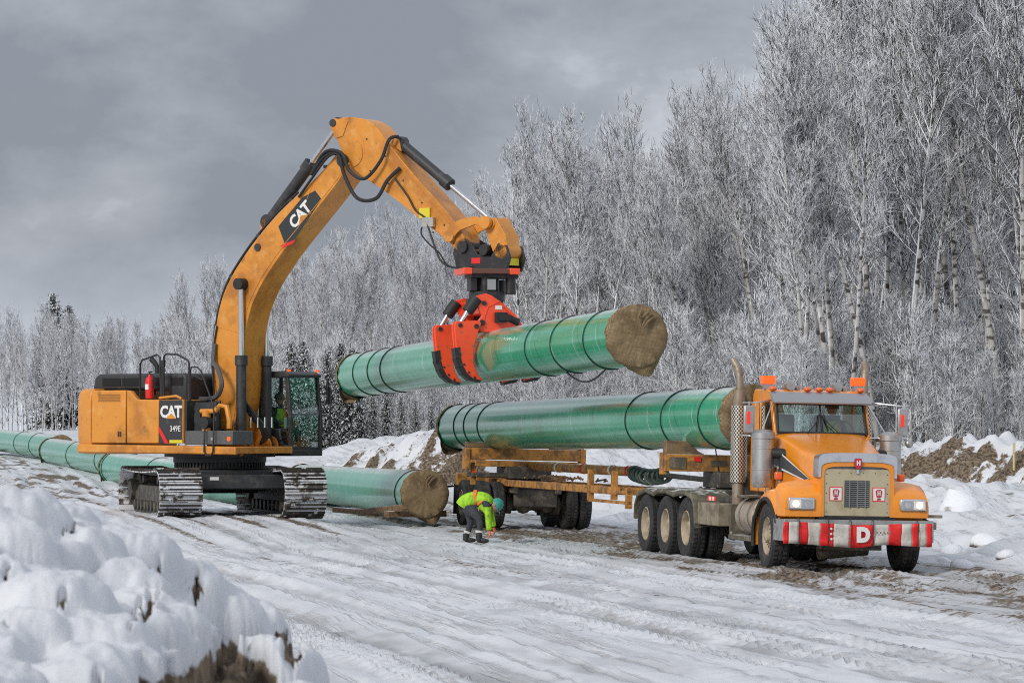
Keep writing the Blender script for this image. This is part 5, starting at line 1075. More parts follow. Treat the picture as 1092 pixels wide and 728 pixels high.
for sy, tilt in ((-.95, -1), (1.22, 1)):
    q = MB(); q.tube([(-2.55, sy, .95), (-2.55, sy, 2.9)], .10, 16); q.tube([(-2.55, sy, 2.5), (-2.55, sy, 3.02), (-2.56, sy+tilt*.01, 3.16), (-2.60, sy-.03 if tilt < 0 else sy+.03, 3.27), (-2.70, sy-.08 if tilt < 0 else sy+.05, 3.40)], .064, 14); q.tube([(-2.55, sy, 1.3), (-2.55, sy, 1.0), (-2.45, sy*.97, .85), (-2.2, sy*.8, .80), (-2.0, sy*.5, .80)], .085, 12); st = q.build('exhaust_stack', rust, tr, 40)
    q = MB(); q.lathe([(.132, -.64), (.137, -.64), (.137, .64), (.132, .64)], 32, 'z'); q.build('heat_shield', perf, st, 40, M=Matrix.Translation((-2.55, sy, 2.0)))
for sy in (-1.05, 1.10):
    q = MB(); q.lathe([(0, 1.30), (.15, 1.30), (.175, 1.36), (.175, 1.58), (.182, 1.585), (.182, 1.61), (.175, 1.615), (.175, 1.92), (.182, 1.925), (.182, 1.96), (.175, 1.965), (.175, 2.08), (.19, 2.09), (.19, 2.18), (.12, 2.23), (0, 2.24)], 28, 'z', c=(-.78, sy, 0)); ac = q.build('air_cleaner', alu, tr, 35)
    q = MB(); sg = 1 if sy > 0 else -1; q.tube([(-.78, sy, 1.90), (-.70, sy-sg*.15, 1.86), (-.6, sy-sg*.38, 1.84)], .085, 14); q.tube([(-.62, sy-sg*.28, 1.84), (-.62, sy-sg*.26, 1.42)], .05, 12); q.build('intake_duct', blackm, ac)
# mirrors and their brackets
for sg in (-1, 1):
    y = sg*1.30
    q = MB(); q.box(-.80, -.74, y-.085, y+.085, 2.17, 2.62); mi = q.build('mirror', alu, tr, 30, .02)
    MB().box(-.738, -.725, y-.04, y+.015, 2.32, 2.52).build('marker_light', red_lens, mi, 30, .01)
    q = MB(); q.tube([(-.98, sg*.80, 2.13), (-.80, y, 2.13), (-.77, y+sg*.11, 2.13)], .014, 6); q.tube([(-1.2, sg*.80, 2.72), (-.80, y-sg*.05, 2.66), (-.77, y+sg*.10, 2.66)], .012, 6); q.tube([(-.77, y-sg*.11, 2.13), (-.77, y-sg*.11, 2.68)], .010, 6); q.tube([(-.77, y, 2.6), (-.77, y, 2.68)], .01, 6); q.tube([(-1.1, sg*.80, 2.70), (-.85, sg*1.08, 2.14)], .010, 6); q.build('mirror_bracket', chrome, mi)
    q = MB(); q.ball((-.78, y+sg*(-.24 if sg < 0 else .12), 2.05), .07, 12, sq=(.6, 1, 1)); q.build('spot_mirror', alu, mi)
    q = MB(); q.tube([(-1.05, sg*.93, 1.0), (-1.05, sg*.93, 2.1)], .014, 6); q.build('grab_handle', chrome, tr)
# tanks, steps, boxes on the right and left sides
for sg in (-1, 1):
    q = MB(); q.lathe([(0, -2.0), (.27, -2.0), (.30, -1.98), (.30, -1.02), (.27, -1.0), (0, -1.0)], 28, 'x', c=(0, sg*.86, .82)); tk = q.build('fuel_tank', mat('dusty tank', (.44, .37, .28), .5, .3, var=[((.26, .2, .14), 4, .42, .65, .7)]), tr, 40)
    q = MB(); 
    for x_ in (-1.75, -1.25): q.lathe([(.305, x_-.025), (.312, x_-.025), (.312, x_+.025), (.305, x_+.025)], 28, 'x', c=(0, sg*.86, .82))
    q.build('tank_strap', alu, tk, 40)
    q = MB(); q.box(-2.4, -.95, sg*1.0-.15, sg*1.0+.15, .42, .50); q.box(-2.5, -2.42, sg*.95-.16, sg*.95+.16, .45, 1.0); q.box(-1.9, -1.3, sg*1.0-.16, sg*1.0+.16, 1.12, 1.16); q.build('step', olive, tr, 30, .01)
    q = MB(); y0, y1 = sorted((sg*1.24, sg*.80)); q.box(-4.02, -2.75, y0, y1, .62, 1.0); q.build('tool_box', mat('mud splashed box', (.28, .24, .17), .6, var=[((.14, .11, .07), 5, .45, .6, .8), ((.45, .40, .3), 4, .5, .7, .5)], bump=(15, .3)), tr, 30, .02)
    q = MB(); q.box(-3.35, -2.9, sg*1.245-.004, sg*1.245+.004, 1.04, 1.11); q.build('reflector_strip', red_lens, tr); q = MB(); q.box(-3.25, -3.15, sg*1.25-.004, sg*1.25+.004, 1.045, 1.105); q.box(-3.05, -2.97, sg*1.25-.004, sg*1.25+.004, 1.045, 1.105); q.build('reflector_patch', white_p, tr)
    # mudguard arches over the three driven axles
    q = MB(); rows = []
    prof_ = [(-8.25, .70), (-8.22, .95), (-8.05, 1.12), (-7.5, 1.20), (-6.9, 1.14), (-6.6, 1.20), (-6.1, 1.21), (-5.5, 1.15), (-5.2, 1.19), (-4.7, 1.20), (-4.25, 1.12), (-4.08, .95), (-4.02, .65)]
    vs = []
    for (x_, z_) in prof_:
        for yy, dz_ in ((.62, .0), (1.0, .0), (1.28, -.02), (1.30, -.07), (1.28, -.10), (.62, -.03)): vs.append((x_, sg*yy, z_+dz_))
    fs = [(i*6+j, i*6+(j+1) % 6, (i+1)*6+(j+1) % 6, (i+1)*6+j) for i in range(len(prof_)-1) for j in range(6)]; q.add(vs, fs); q.build('mudguard', olive, tr, 40)
b = MB(); b.box(-3.9, -2.7, -.9, .9, 1.0, 1.12); b.box(-3.5, -2.6, -.5, .5, 1.12, 1.35); b.cyl((-3.0, -.9, 1.2), (-3.0, .9, 1.2), .10); b.box(-2.62, -2.50, -.9, .9, .9, 1.45); b.box(-4.8, -3.9, -.6, .6, 1.0, 1.08); b.build('deck_gear', grease, tr, 30, .02)
# headboard post and bunk of rusty beams and timber
bk = MB(); bk.box(-6.20, -5.92, -1.33, 1.33, 1.50, 1.80); bk.box(-6.22, -6.0, -1.36, -1.27, 1.44, 1.83); bunk = bk.build('bunk_beam', rustbeam, tr, 30, .012)
MB().prism([(-1.31, 1.803), (-1.31, 2.04), (-.93, 2.04), (-.72, 1.86), (-.60, 1.803)], -6.18, -5.94, ax='x').build('chock', wood, bunk, 0, .015); MB().box(-6.18, -5.94, .22, 1.31, 1.803, 2.02).build('chock', wood, bunk, 0, .015)
MB().box(-5.915, -5.90, -1.25, -.95, 1.55, 1.75).build('beam_patch', olive, bunk); MB().box(-5.915, -5.90, -.5, -.2, 1.6, 1.7).build('beam_patch', olive, bunk); MB().box(-5.918, -5.90, -.80, -.68, 1.68, 1.76).build('red_reflector', red_p, bunk)
b = MB(); b.box(-6.6, -5.5, -.45, .45, 1.22, 1.50); b.cyl((-6.06, 0, 1.0), (-6.06, 0, 1.5), .35, n=20); b.box(-7.0, -5.0, -.5, .5, 1.0, 1.2); b.build('bunk_turntable', grease, tr, 30, .02)
q = MB()
for y in (-.35, .1): q.tube([(-5.9, y, 1.5), (-6.05, y-.05, 2.05 + .0)], .012, 5)
q.build('binder_strap', blackm, bunk)

# ------------------------------------------------------------------ rear bogie (pole trailer)
bgx = 24.1                      # metres behind the steer axle
bg = empty('pole_trailer', (TX - SN*bgx + .02, TY + CS*bgx - 1.0, -.06), (R(-1.5), 0, R(-78)))
bg.location = (.24, 75.6, -.05)
tag(bg, 'rusty orange pole trailer bogie carrying the far end of the loaded pipe', 'trailer')
for x_ in (-.95, .95):
    for s_ in (-1, 1): wheel(bg, x_, s_*1.16, s_); wheel(bg, x_, s_*.84, s_)
    b = MB(); b.cyl((x_, -.8, .53), (x_, .8, .53), .085); b.ball((x_, -.2, .53), .20, 12); b.ball((x_, .35, .53), .17, 12); b.cyl((x_, -.62, .53), (x_, -.5, .53), .2, n=16); b.cyl((x_, .5, .53), (x_, .62, .53), .2, n=16); b.build('axle', olive, bg)
b = MB()
for y in (-.5, .5): b.box(-1.6, 1.5, y-.06, y+.06, .80, .96); b.box(-.8, .8, y-.05, y+.05, .60, .72); b.box(-.12, .12, y-.07, y+.07, .55, .9)
b.box(-1.5, 1.3, -.55, .55, .86, .94); b.build('suspension', olive, bg, 30, .01)
for y in (-1.0, 1.0): MB().box(-1.62, -1.58, y-.32, y+.32, .25, .95).build('mud_flap', blackm, bg)
b = MB(); b.box(-.6, .6, -.42, .42, .42, .80); b.cyl((-.2, -.3, .5), (.5, -.3, .5), .12); b.cyl((-.2, .3, .5), (.5, .3, .5), .12); b.box(1.2, 1.35, -.5, .5, .5, .9); b.build('air_tank', grease, bg, 30, .02)
b = MB()
for i in range(8): y = -.7+.2*i; b.tube([(.4+.1*(i % 2), y, .85), (.55, y+.05, .62+.05*(i % 3)), (.8, y+.02, .5)], .018, 5)
b.build('brake_lines', blackm, bg)
b = MB(); b.box(-1.55, -1.3, -1.30, 1.30, .92, 1.20); b.build('rear_crossmember', rustbeam, bg, 30, .012)
b = MB()
for y in (-.62, .62): b.box(-1.3, 11.6, y-.05, y+.05, .95, 1.10)
for x_ in (1.4, 5.5, 9.5, 11.5): b.box(x_-.06, x_+.06, -.55, .55, .95, 1.08)
b.build('drawbar_rail', rustbeam, bg, 30, .012)
b = MB(); b.box(-.14, .14, -1.40, 1.40, 1.54, 1.80); b.box(-.24, .24, -1.3, 1.25, 1.46, 1.52); b.box(-.18, .18, -1.42, -1.30, 1.30, 1.78); b.box(-.18, .18, 1.30, 1.42, 1.5, 1.82); b.box(-.30, .30, -1.2, 1.0, 1.38, 1.50); bb2 = b.build('bunk_beam', rustbeam, bg, 30, .012)
MB().prism([(-1.38, 1.803), (-1.38, 1.93), (-.9, 1.93), (-.70, 1.803)], -.14, .14, ax='x').build('chock', wood, bb2, 0, .015); MB().box(-.14, .14, .6, 1.38, 1.803, 1.90).build('chock', wood, bb2, 0, .015)
b = MB(); b.cyl((0, 0, .95), (0, 0, 1.4), .4, n=20); b.box(-.7, .7, -.5, .5, 1.12, 1.38); b.box(-.5, .3, -1.25, -.4, 1.13, 1.24); b.build('turntable', grease, bg, 30, .02)
for bx in ((-.05, .05, -1.25, -1.13, .95, 1.42), (9.3, 9.42, -.7, -.58, .8, 1.42), (11.3, 11.42, -.7, -.58, .85, 1.42)): MB().box(*bx).build('post', rustbeam, bg, 30, .01)
b = MB(); b.box(9.3, 12.6, -.68, -.60, .78, .84); b.box(9.3, 12.6, -.68, -.60, .98, 1.04); b.box(12.5, 12.6, -.7, -.58, .7, 1.1); b.build('lower_rail', rustbeam, bg)
b = MB(); b.tube([(-.6, .1, 1.42), (9.95, .1, 1.40)], .10, 14); rc = b.build('reach_pole', rustbeam, bg, 40)
for i, x_ in enumerate((3.2, 5.6, 8.2, 9.6)): MB().lathe([(.103, x_-.06), (.112, x_-.06), (.112, x_+.06), (.103, x_+.06)], 16, 'x', c=(0, .1, 1.41)).build('reflector_band', red_p if i % 2 else white_p, rc)
b = MB(); b.tube([(9.9, .1, 1.40), (16.6, .1, 1.30)], .05, 10); rp = b.build('drawbar_rod', grease, bg, 40)
cm = mat('dark green coiled hose', (.035, .06, .05), .4)
b = MB(); b.tube([(9.95 + 2.5*(t + .012*math.sin(t*97)), .1 + (.13 + .02*math.sin(t*31))*math.cos(t*2*math.pi*8), 1.37 - .06*math.sin(math.pi*t) + .13*math.sin(t*2*math.pi*8)) for t in [i/220 for i in range(221)]], .036, 6); b.build('coiled_hose', cm, rp)
for (y, z0, z1) in ((-.2, .98, 1.22), (.3, 1.0, 1.15)):
    b = MB(); b.tube([(12.8, y, z0), (14.8, y, z0+.07), (16.9, y*.6, z1)], .014, 5); b.ball((16.0, y*.8, z0+.17), .05, 8); b.build('air_line', blackm, rp)
MB().cyl((-.05, -1.18, 1.24), (.05, -1.18, 1.24), .05).build('marker_light', red_lens, bg)
b = MB()
for i in range(26):
    x_ = random.uniform(2.0, 6.5); y = random.uniform(-.5, .5); l_ = random.uniform(.15, .5); a_ = random.uniform(-.6, .6)
    b.tube([(x_, y, 1.14+random.uniform(0, .05)), (x_+l_*math.cos(a_), y+l_*math.sin(a_), 1.16+random.uniform(0, .08))], .02, 5)
tw = b.build('twigs', wood, bg); tw['kind'] = 'stuff'

# ------------------------------------------------------------------ people
def skinned(name, verts, edges, radii, root, parent, m, sub=2, extra=None, levels=True):
    me = bpy.data.meshes.new(name); me.from_pydata(verts, edges, []); o = bpy.data.objects.new(name, me); C.objects.link(o); o.parent = parent
    sk = o.modifiers.new('skin', 'SKIN'); sk.use_smooth_shade = True
    if not me.skin_vertices: 
        bpy.context.view_layer.objects.active = o
    ld = me.skin_vertices[0].data
    for i, r_ in enumerate(radii): ld[i].radius = (r_, r_) if not isinstance(r_, tuple) else r_; ld[i].use_root = (i == root)
    s = o.modifiers.new('sub', 'SUBSURF'); s.levels = sub; s.render_levels = sub
    me.materials.append(m); return o
def head_part(parent, c, tilt, hat, scale=1.0):
    """head with face looking along +x, before the tilt"""
    M = Matrix.Translation(c) @ Matrix.Rotation(tilt, 4, 'Y') @ Matrix.Scale(scale, 4)
    b = MB(); b.ball((0, 0, 0), .105, 20, sq=(1.0, .78, 1.12)); b.ball((.025, 0, -.06), .075, 16, sq=(1, .8, .9)); b.ball((.108, 0, -.012), .02, 8, sq=(1, .6, 1.2)); b.ball((0, .082, -.01), .028, 8, sq=(.6, .35, 1)); b.ball((0, -.082, -.01), .028, 8, sq=(.6, .35, 1))
    h = b.build('head', skin, parent, 60, 0, M)
    q = MB(); q.ball((.094, .032, .02), .011, 8); q.ball((.094, -.032, .02), .011, 8); q.cbox((.094, 0, -.062), (.01, .04, .006)); q.build('face_features', blackm, h)
    q = MB(); q.lathe([(0, .150), (.05, .146), (.09, .118), (.115, .07), (.122, .03), (.123, .015)], 24, 'z'); q.add([(.10*math.cos(t)*1.0, .105*math.sin(t), .018) for t in [R(-70+14*i) for i in range(11)]] + [(.03+.155*math.cos(t), .118*math.sin(t), .005) for t in [R(-70+14*i) for i in range(11)]], [(i, i+1, 12+i, 11+i) for i in range(10)])
    q.tube([(-.02, 0, .15), (.0, 0, .157), (.08, 0, .125)], .008, 5); hh = q.build('hard_hat', hat, h, 60); sdm = hh.modifiers.new('s', 'SOLIDIFY'); sdm.thickness = .004
    return h
def hand(parent, c, d, up, m, s=1.0):
    """palm and five fingers reaching along d from the wrist c"""
    d = Vector(d).normalized(); up = Vector(up).normalized(); sd2 = d.cross(up).normalized(); c = Vector(c)
    vs = [c, c + d*.045*s, c + d*.085*s]; es = [(0, 1), (1, 2)]; rs = [.026*s, (.040*s, .018*s), (.038*s, .016*s)]
    for k, (o_f, ln) in enumerate(((-.030, .060), (-.010, .075), (.010, .070), (.029, .055))):
        n0 = len(vs); base = c + d*.088*s + sd2*o_f*s; vs += [base, base + d*ln*.5*s - up*.010*s, base + d*ln*.9*s - up*.035*s]; es += [(2, n0), (n0, n0+1), (n0+1, n0+2)]; rs += [.0105*s, .0098*s, .0085*s]
    n0 = len(vs); b0 = c + d*.03*s - sd2*.038*s; vs += [b0, b0 + d*.035*s - sd2*.022*s - up*.012*s, b0 + d*.065*s - sd2*.02*s - up*.03*s]; es += [(1, n0), (n0, n0+1), (n0+1, n0+2)]; rs += [.013*s, .011*s, .0095*s]
    return skinned('glove', [tuple(v) for v in vs], es, rs, 0, parent, m, 1)

# crouching worker, local +x = picture right
wk = empty('person', (-.86, 64.0, gz(-.86, 64) + .02), (0, 0, R(-6)))
wk.scale = (.87,)*3; tag(wk, 'worker in lime vest bending down beside the trailer wheels', 'person')
V_ = {'pel': (0, 0, .86), 'spine': (.16, 0, .97), 'chest': (.36, 0, .97), 'neck': (.50, 0, .90), 
      'hl': (-.02, .10, .80), 'kl': (.05, .16, .46), 'al': (-.06, .17, .10), 'tl': (.11, .17, .045),
      'hr': (.02, -.10, .80), 'kr': (.30, -.16, .52), 'ar': (.27, -.17, .10), 'tr': (.45, -.18, .045),
      'sl': (.44, .17, .90), 'el': (.50, .20, .62), 'wl': (.56, .16, .36), 'sr': (.44, -.17, .90), 'er': (.48, -.21, .62), 'wr': (.50, -.19, .30)}
ks = list(V_); ix = {k: i for i, k in enumerate(ks)}
ed = [('pel', 'spine'), ('spine', 'chest'), ('chest', 'neck'), ('pel', 'hl'), ('hl', 'kl'), ('kl', 'al'), ('al', 'tl'), ('pel', 'hr'), ('hr', 'kr'), ('kr', 'ar'), ('ar', 'tr'), ('chest', 'sl'), ('sl', 'el'), ('el', 'wl'), ('chest', 'sr'), ('sr', 'er'), ('er', 'wr')]
rad = {'pel': (.17, .19), 'spine': (.15, .18), 'chest': (.16, .20), 'neck': .07, 'hl': .12, 'kl': .085, 'al': .06, 'tl': .045, 'hr': .12, 'kr': .085, 'ar': .06, 'tr': .045, 'sl': .085, 'el': .06, 'wl': .045, 'sr': .085, 'er': .06, 'wr': .045}
skinned('body', [V_[k] for k in ks], [(ix[a], ix[b_]) for a, b_ in ed], [rad[k] for k in ks], 0, wk, cloth_d)
def shell_tube(name, pts, rads, m, parent, n=18, sq=1.0):
    pts = [Vector(p) for p in pts]; b = MB(); vs = []
    for i, p in enumerate(pts):
        d = (pts[min(i+1, len(pts)-1)] - pts[max(i-1, 0)]).normalized(); a = Vector((0, 1, 0)); a = (a - d*a.dot(d)).normalized(); c = d.cross(a)
        for j in range(n):
            t = 2*math.pi*j/n; w1 = 1 + .05*math.sin(t*5 + i*1.3); vs.append(p + a*math.cos(t)*rads[i][0]*w1 + c*math.sin(t)*rads[i][1]*w1)
    fs = [(i*n+j, i*n+(j+1) % n, (i+1)*n+(j+1) % n, (i+1)*n+j) for i in range(len(pts)-1) for j in range(n)]
    b.add(vs, fs); o = b.build(name, m, parent, 60); s = o.modifiers.new('s', 'SUBSURF'); s.levels = s.render_levels = 1; return o
shell_tube('vest', [(-.14, 0, .82), (-.08, 0, .90), (.06, 0, .965), (.20, 0, .985), (.34, 0, .975), (.46, 0, .92), (.52, 0, .86)], [(.19, .15), (.22, .18), (.225, .185), (.225, .175), (.24, .18), (.21, .16), (.12, .10)], hivis, wk)
shell_tube('vest_flap', [(.30, 0, .86), (.42, 0, .74), (.46, 0, .62)], [(.20, .12), (.19, .09), (.16, .05)], hivis, wk)
shell_tube('orange_band', [(.155, 0, .995), (.185, 0, .998), (.215, 0, .998)], [(.234, .192), (.236, .192), (.238, .190)], hivis_o, wk)
shell_tube('orange_band', [(.26, -.03, .985), (.32, -.05, .95), (.36, -.06, .90)], [(.18, .165), (.18, .165), (.18, .16)], hivis_o, wk)
head_part(wk, (.62, 0, .84), R(62), teal, 1.22)
for (a0, a1) in (('kl', 'al'), ('kr', 'ar')):
    p, q_ = Vector(V_[a0]), Vector(V_[a1]); c = p.lerp(q_, .62); dd = (q_-p).normalized()*.025
    shell_tube('reflective_tape', [c-dd, c+dd], [(.098, .098), (.095, .095)], reflect, wk)
for a1, t1 in (('al', 'tl'), ('ar', 'tr')):
    p = Vector(V_[a1]); b = MB(); b.ball((p.x+.09, p.y, .055), .09, 14, sq=(1.55, .62, .6)); b.cyl((p.x, p.y, .05), (p.x, p.y, .2), .075, .07, n=14); b.build('boot', blackm, wk, 50)
for wv, m_, sy in (('wl', hivis_o, 1), ('wr', hivis_o, -1)):
    p = Vector(V_[wv]); e0 = Vector(V_['el' if sy > 0 else 'er']); hand(wk, p, (p-e0) + Vector((.02, 0, -.05)), (1, 0, .1), m_, 1.25)
    shell_tube('sleeve', [e0.lerp(p, -.6), e0, e0.lerp(p, .75), p], [(.085, .085), (.075, .075), (.068, .068), (.06, .06)], hivis, wk)

def seated(name, label, loc, rz, hat, sc_=1, vest=hivis):
    o = empty(name, loc, (0, 0, rz)); o.scale = (sc_,)*3; tag(o, label, 'person')
    V2 = [(0, 0, .10), (0, 0, .35), (.02, 0, .52), (.03, 0, .64), (.12, .10, .08), (.45, .14, .12), (.50, .14, -.28), (.12, -.10, .08), (.45, -.14, .12), (.50, -.14, -.28), (.0, .20, .52), (.10, .26, .28), (.34, .20, .26), (.0, -.20, .52), (.10, -.26, .28), (.34, -.20, .26)]
    E2 = [(0, 1), (1, 2), (2, 3), (0, 4), (4, 5), (5, 6), (0, 7), (7, 8), (8, 9), (2, 10), (10, 11), (11, 12), (2, 13), (13, 14), (14, 15)]
    R2 = [(.14, .16), (.13, .15), (.14, .17), .06, .1, .08, .06, .1, .08, .06, .07, .055, .042, .07, .055, .042]
    skinned('body', V2, E2, R2, 0, o, cloth_d)
    shell_tube('vest', [(0, 0, .10), (0, 0, .3), (.01, 0, .5), (.02, 0, .60)], [(.19, .16), (.19, .155), (.205, .16), (.12, .09)], vest, o)
    shell_tube('orange_band', [(0.005, .10, .14), (.02, .11, .35), (.02, .11, .57)], [(.03, .165), (.03, .165), (.03, .12)], hivis_o, o)
    head_part(o, (.05, 0, .80), 0, hat)
    for s_ in (-1, 1): hand(o, (.34, s_*.20, .26), (1, 0, -.1), (0, 0, 1), skin)
    return o
exm = Matrix.Translation(ex.location) @ Matrix.Rotation(R(-35), 4, 'Z')
seated('person', 'excavator operator in a lime and orange vest sitting inside the cab', exm @ Vector((.88, .98, 1.86)), R(-35), mat('grey cap', (.10, .09, .09), .7))
trm = Matrix.Translation(tr.location) @ Matrix.Rotation(R(-78), 4, 'Z')
seated('person', 'truck driver in a hi-vis vest behind the windshield', trm @ Vector((-1.68, .42, 1.83)), R(-78), mat('dark cap', (.05, .05, .06), .7), .95)

# ------------------------------------------------------------------ trees
def bark_mat(name, bark, bark2, snow_lo, snow_hi, side=.0, speck=0):
    m = bpy.data.materials.new(name); m.use_nodes = True; t = m.node_tree; n = t.nodes; l = t.links; b = n['Principled BSDF']
    b.inputs['Roughness'].default_value = .85; b.inputs['Specular IOR Level'].default_value = .15
    g = n.new('ShaderNodeNewGeometry'); s = n.new('ShaderNodeSeparateXYZ'); l.new(g.outputs['Normal'], s.inputs[0])
    nn = n.new('ShaderNodeTexNoise'); nn.inputs['Scale'].default_value = 1.6; nn.inputs['Detail'].default_value = 4; l.new(g.outputs['Position'], nn.inputs[0])
    mp_ = n.new('ShaderNodeMapping'); mp_.inputs['Scale'].default_value = (1.2, 1.2, 3.4); l.new(g.outputs['Position'], mp_.inputs[0]); n2 = n.new('ShaderNodeTexNoise'); n2.inputs['Scale'].default_value = 1.3; n2.inputs['Detail'].default_value = 3; l.new(mp_.outputs[0], n2.inputs[0])
    r2 = n.new('ShaderNodeMapRange'); r2.inputs[1].default_value = .50; r2.inputs[2].default_value = .60; l.new(n2.outputs[0], r2.inputs[0])
    bc = n.new('ShaderNodeMix'); bc.data_type = 'RGBA'; bc.inputs[6].default_value = (*bark, 1); bc.inputs[7].default_value = (*bark2, 1); l.new(r2.outputs[0], bc.inputs[0])
    a1 = n.new('ShaderNodeMath'); a1.operation = 'MULTIPLY_ADD'; a1.inputs[1].default_value = -side; l.new(s.outputs[0], a1.inputs[0]); l.new(s.outputs[2], a1.inputs[2])
    a2 = n.new('ShaderNodeMath'); a2.operation = 'MULTIPLY_ADD'; a2.inputs[1].default_value = .7; l.new(nn.outputs[0], a2.inputs[0]); l.new(a1.outputs[0], a2.inputs[2])
    rr = n.new('ShaderNodeMapRange'); rr.inputs[1].default_value = snow_lo; rr.inputs[2].default_value = snow_hi; l.new(a2.outputs[0], rr.inputs[0])
    mx = n.new('ShaderNodeMix'); mx.data_type = 'RGBA'; l.new(rr.outputs[0], mx.inputs[0]); l.new(bc.outputs[2], mx.inputs[6]); mx.inputs[7].default_value = (.86, .88, .92, 1)
    l.new(mx.outputs[2], b.inputs['Base Color']); return m
trunk_m = bark_mat('aspen bark with driven snow', (.46, .44, .41), (.10, .09, .08), .62, .80, .45)
twig_m = bark_mat('snow laden twigs', (.055, .048, .043), (.11, .095, .085), .15, .28, .10)
twig_top = bark_mat('barer snowy twigs', (.12, .11, .10), (.17, .15, .135), .60, .85, .1)

class Tubes:
    def __init__(s): s.by = {}
    def add(s, pts, rad, sides): s.by.setdefault((len(pts), sides), []).append((pts, rad))
    def mesh(s):
        V, F = [], []; off_ = 0
        for (k, n), L_ in s.by.items():
            Pp = np.array([a for a, _ in L_], float); Rr = np.array([b for _, b in L_], float)   # (m,k,3),(m,k)
            T = np.gradient(Pp, axis=1); T /= np.linalg.norm(T, axis=2, keepdims=True)+1e-9
            ref = np.zeros_like(T); ref[..., 2] = 1; par = np.abs(T[..., 2]) > .95; ref[par] = (1, 0, 0)
            A = np.cross(T, ref); A /= np.linalg.norm(A, axis=2, keepdims=True)+1e-9; B = np.cross(A, T)
            ang = 2*np.pi*(np.arange(n)+.5)/n - np.pi/2*(n == 3)*0
            ring = Pp[:, :, None] + Rr[:, :, None, None]*(A[:, :, None]*np.cos(ang)[None, None, :, None] + B[:, :, None]*np.sin(ang)[None, None, :, None])
            m = len(L_); V.append(ring.reshape(-1, 3)); base = (np.arange(m)*k*n)[:, None, None] + (np.arange(k-1)*n)[None, :, None]
            j = np.arange(n)[None, None]; j2 = (j+1) % n
            f = np.stack([base+j, base+j2, base+n+j2, base+n+j], -1).reshape(-1, 4) + off_; F.append(f); off_ += m*k*n
        return np.concatenate(V), np.concatenate(F)
def rdir(d, ang, r, up=0):
    """tilt direction d by angle with random azimuth"""
    d = np.array(d); a = np.cross(d, (0, 0, 1)); 
    if np.linalg.norm(a) < .1: a = np.array((1., 0, 0))
    a /= np.linalg.norm(a); b = np.cross(d, a); t = r.uniform(0, 2*math.pi)
    v = d*math.cos(ang) + (a*math.cos(t)+b*math.sin(t))*math.sin(ang); v[2] += up; return v/np.linalg.norm(v)
def aspen(seed, H=17, clear=.35, spread=1.0, lean=0, dens=1.0, fork=False, twig_r=.0135, low=False, n3=6.0):
    r = np.random.default_rng(seed); trunk, crown = Tubes(), Tubes()
    def limb(p, d, L_, rad, lvl, sides):
        k = 6 if lvl < 2 else 4; pts = [p]; dd = d.copy(); up = .11 if lvl == 1 else .05
        if low: up = .08
        for i in range(k-1):
            dd = dd + r.normal(0, .06 if lvl == 1 else .09, 3) + np.array((0, 0, up)); dd /= np.linalg.norm(dd); pts.append(pts[-1] + dd*L_/(k-1))
        rr = [max(rad*(1-.78*i/(k-1)), .006) for i in range(k)]
        crown.add(pts, rr, sides); return np.array(pts)
    def stem(p0, d0, Hh, R0):
        k = 14; pts = [np.array(p0, float)]; d = np.array(d0, float)
        for i in range(k-1):
            d = d + r.normal(0, .022, 3) + np.array((lean*.010, 0, .02)); d /= np.linalg.norm(d); pts.append(pts[-1] + d*Hh/(k-1))
        rr = [R0*(1 - .94*(i/(k-1))**1.1) + .008 for i in range(k)]; trunk.add(pts, rr, 7); pts = np.array(pts)
        nb = int(46*dens)
        for i in range(nb):
            f = clear + (1-clear)*((i+r.uniform(0, 1))/nb)**.92; f = min(f, .99); x = f*(k-1); j = int(x); p = pts[j]*(1-(x-j)) + pts[min(j+1, k-1)]*(x-j)
            rel = (f-clear)/(1-clear); L1 = spread*Hh*(.035 + .17*math.sin(math.pi*min(1, rel*.84+.16))**.8)*r.uniform(.55, 1.25)
            ang = (r.uniform(38, 66)*(1-rel) + r.uniform(16, 34)*rel) if not low else r.uniform(22, 55)
            d1 = rdir((0, 0, 1), R(ang), r)
            b1 = limb(p, d1, L1, (.010 + .0062*L1) if not low else (.008+.0035*L1), 1, 3 if low else 4)
            for a in range(max(4, int(L1*5.0))):
                g = r.uniform(.12, 1); xx = g*5; jj = min(int(xx), 4); q = b1[jj]*(1-(xx-jj)) + b1[jj+1]*(xx-jj)
                dloc = b1[jj+1]-b1[jj]; dloc /= np.linalg.norm(dloc); L2 = (.25 + L1*.30)*r.uniform(.6, 1.25)*(1.15-g*.5); d2 = rdir(dloc, R(r.uniform(22, 52)), r, .14)
                b2 = limb(q, d2, L2, twig_r*1.2, 2, 3)
                for c in range(max(2, int(L2*n3))):
                    gg = r.uniform(.12, 1); x3 = gg*3; j3 = min(int(x3), 2); q3 = b2[j3]*(1-(x3-j3)) + b2[j3+1]*(x3-j3); d3 = rdir((b2[j3+1]-b2[j3])/np.linalg.norm(b2[j3+1]-b2[j3]), R(r.uniform(22, 60)), r, .14)
                    L3 = r.uniform(.16, .45); e = q3 + d3*L3 + (0, 0, .03)
                    crown.add([q3, q3 + d3*L3*.5 + r.normal(0, .012, 3), e], [twig_r*.95, twig_r*.8, twig_r*.4], 3)
        return pts
    p = stem((0, 0, -.3), (lean*.05, 0, 1), H, .0075*H+.02 if seed < 50 or seed > 60 else .0068*H+.02)
    if fork: stem(p[4], rdir((0, 0, 1), R(11), r), H*.62, .06)
    tv, tf = trunk.mesh(); cv, cf = crown.mesh(); return (tv, tf), (cv, cf)
protos = []
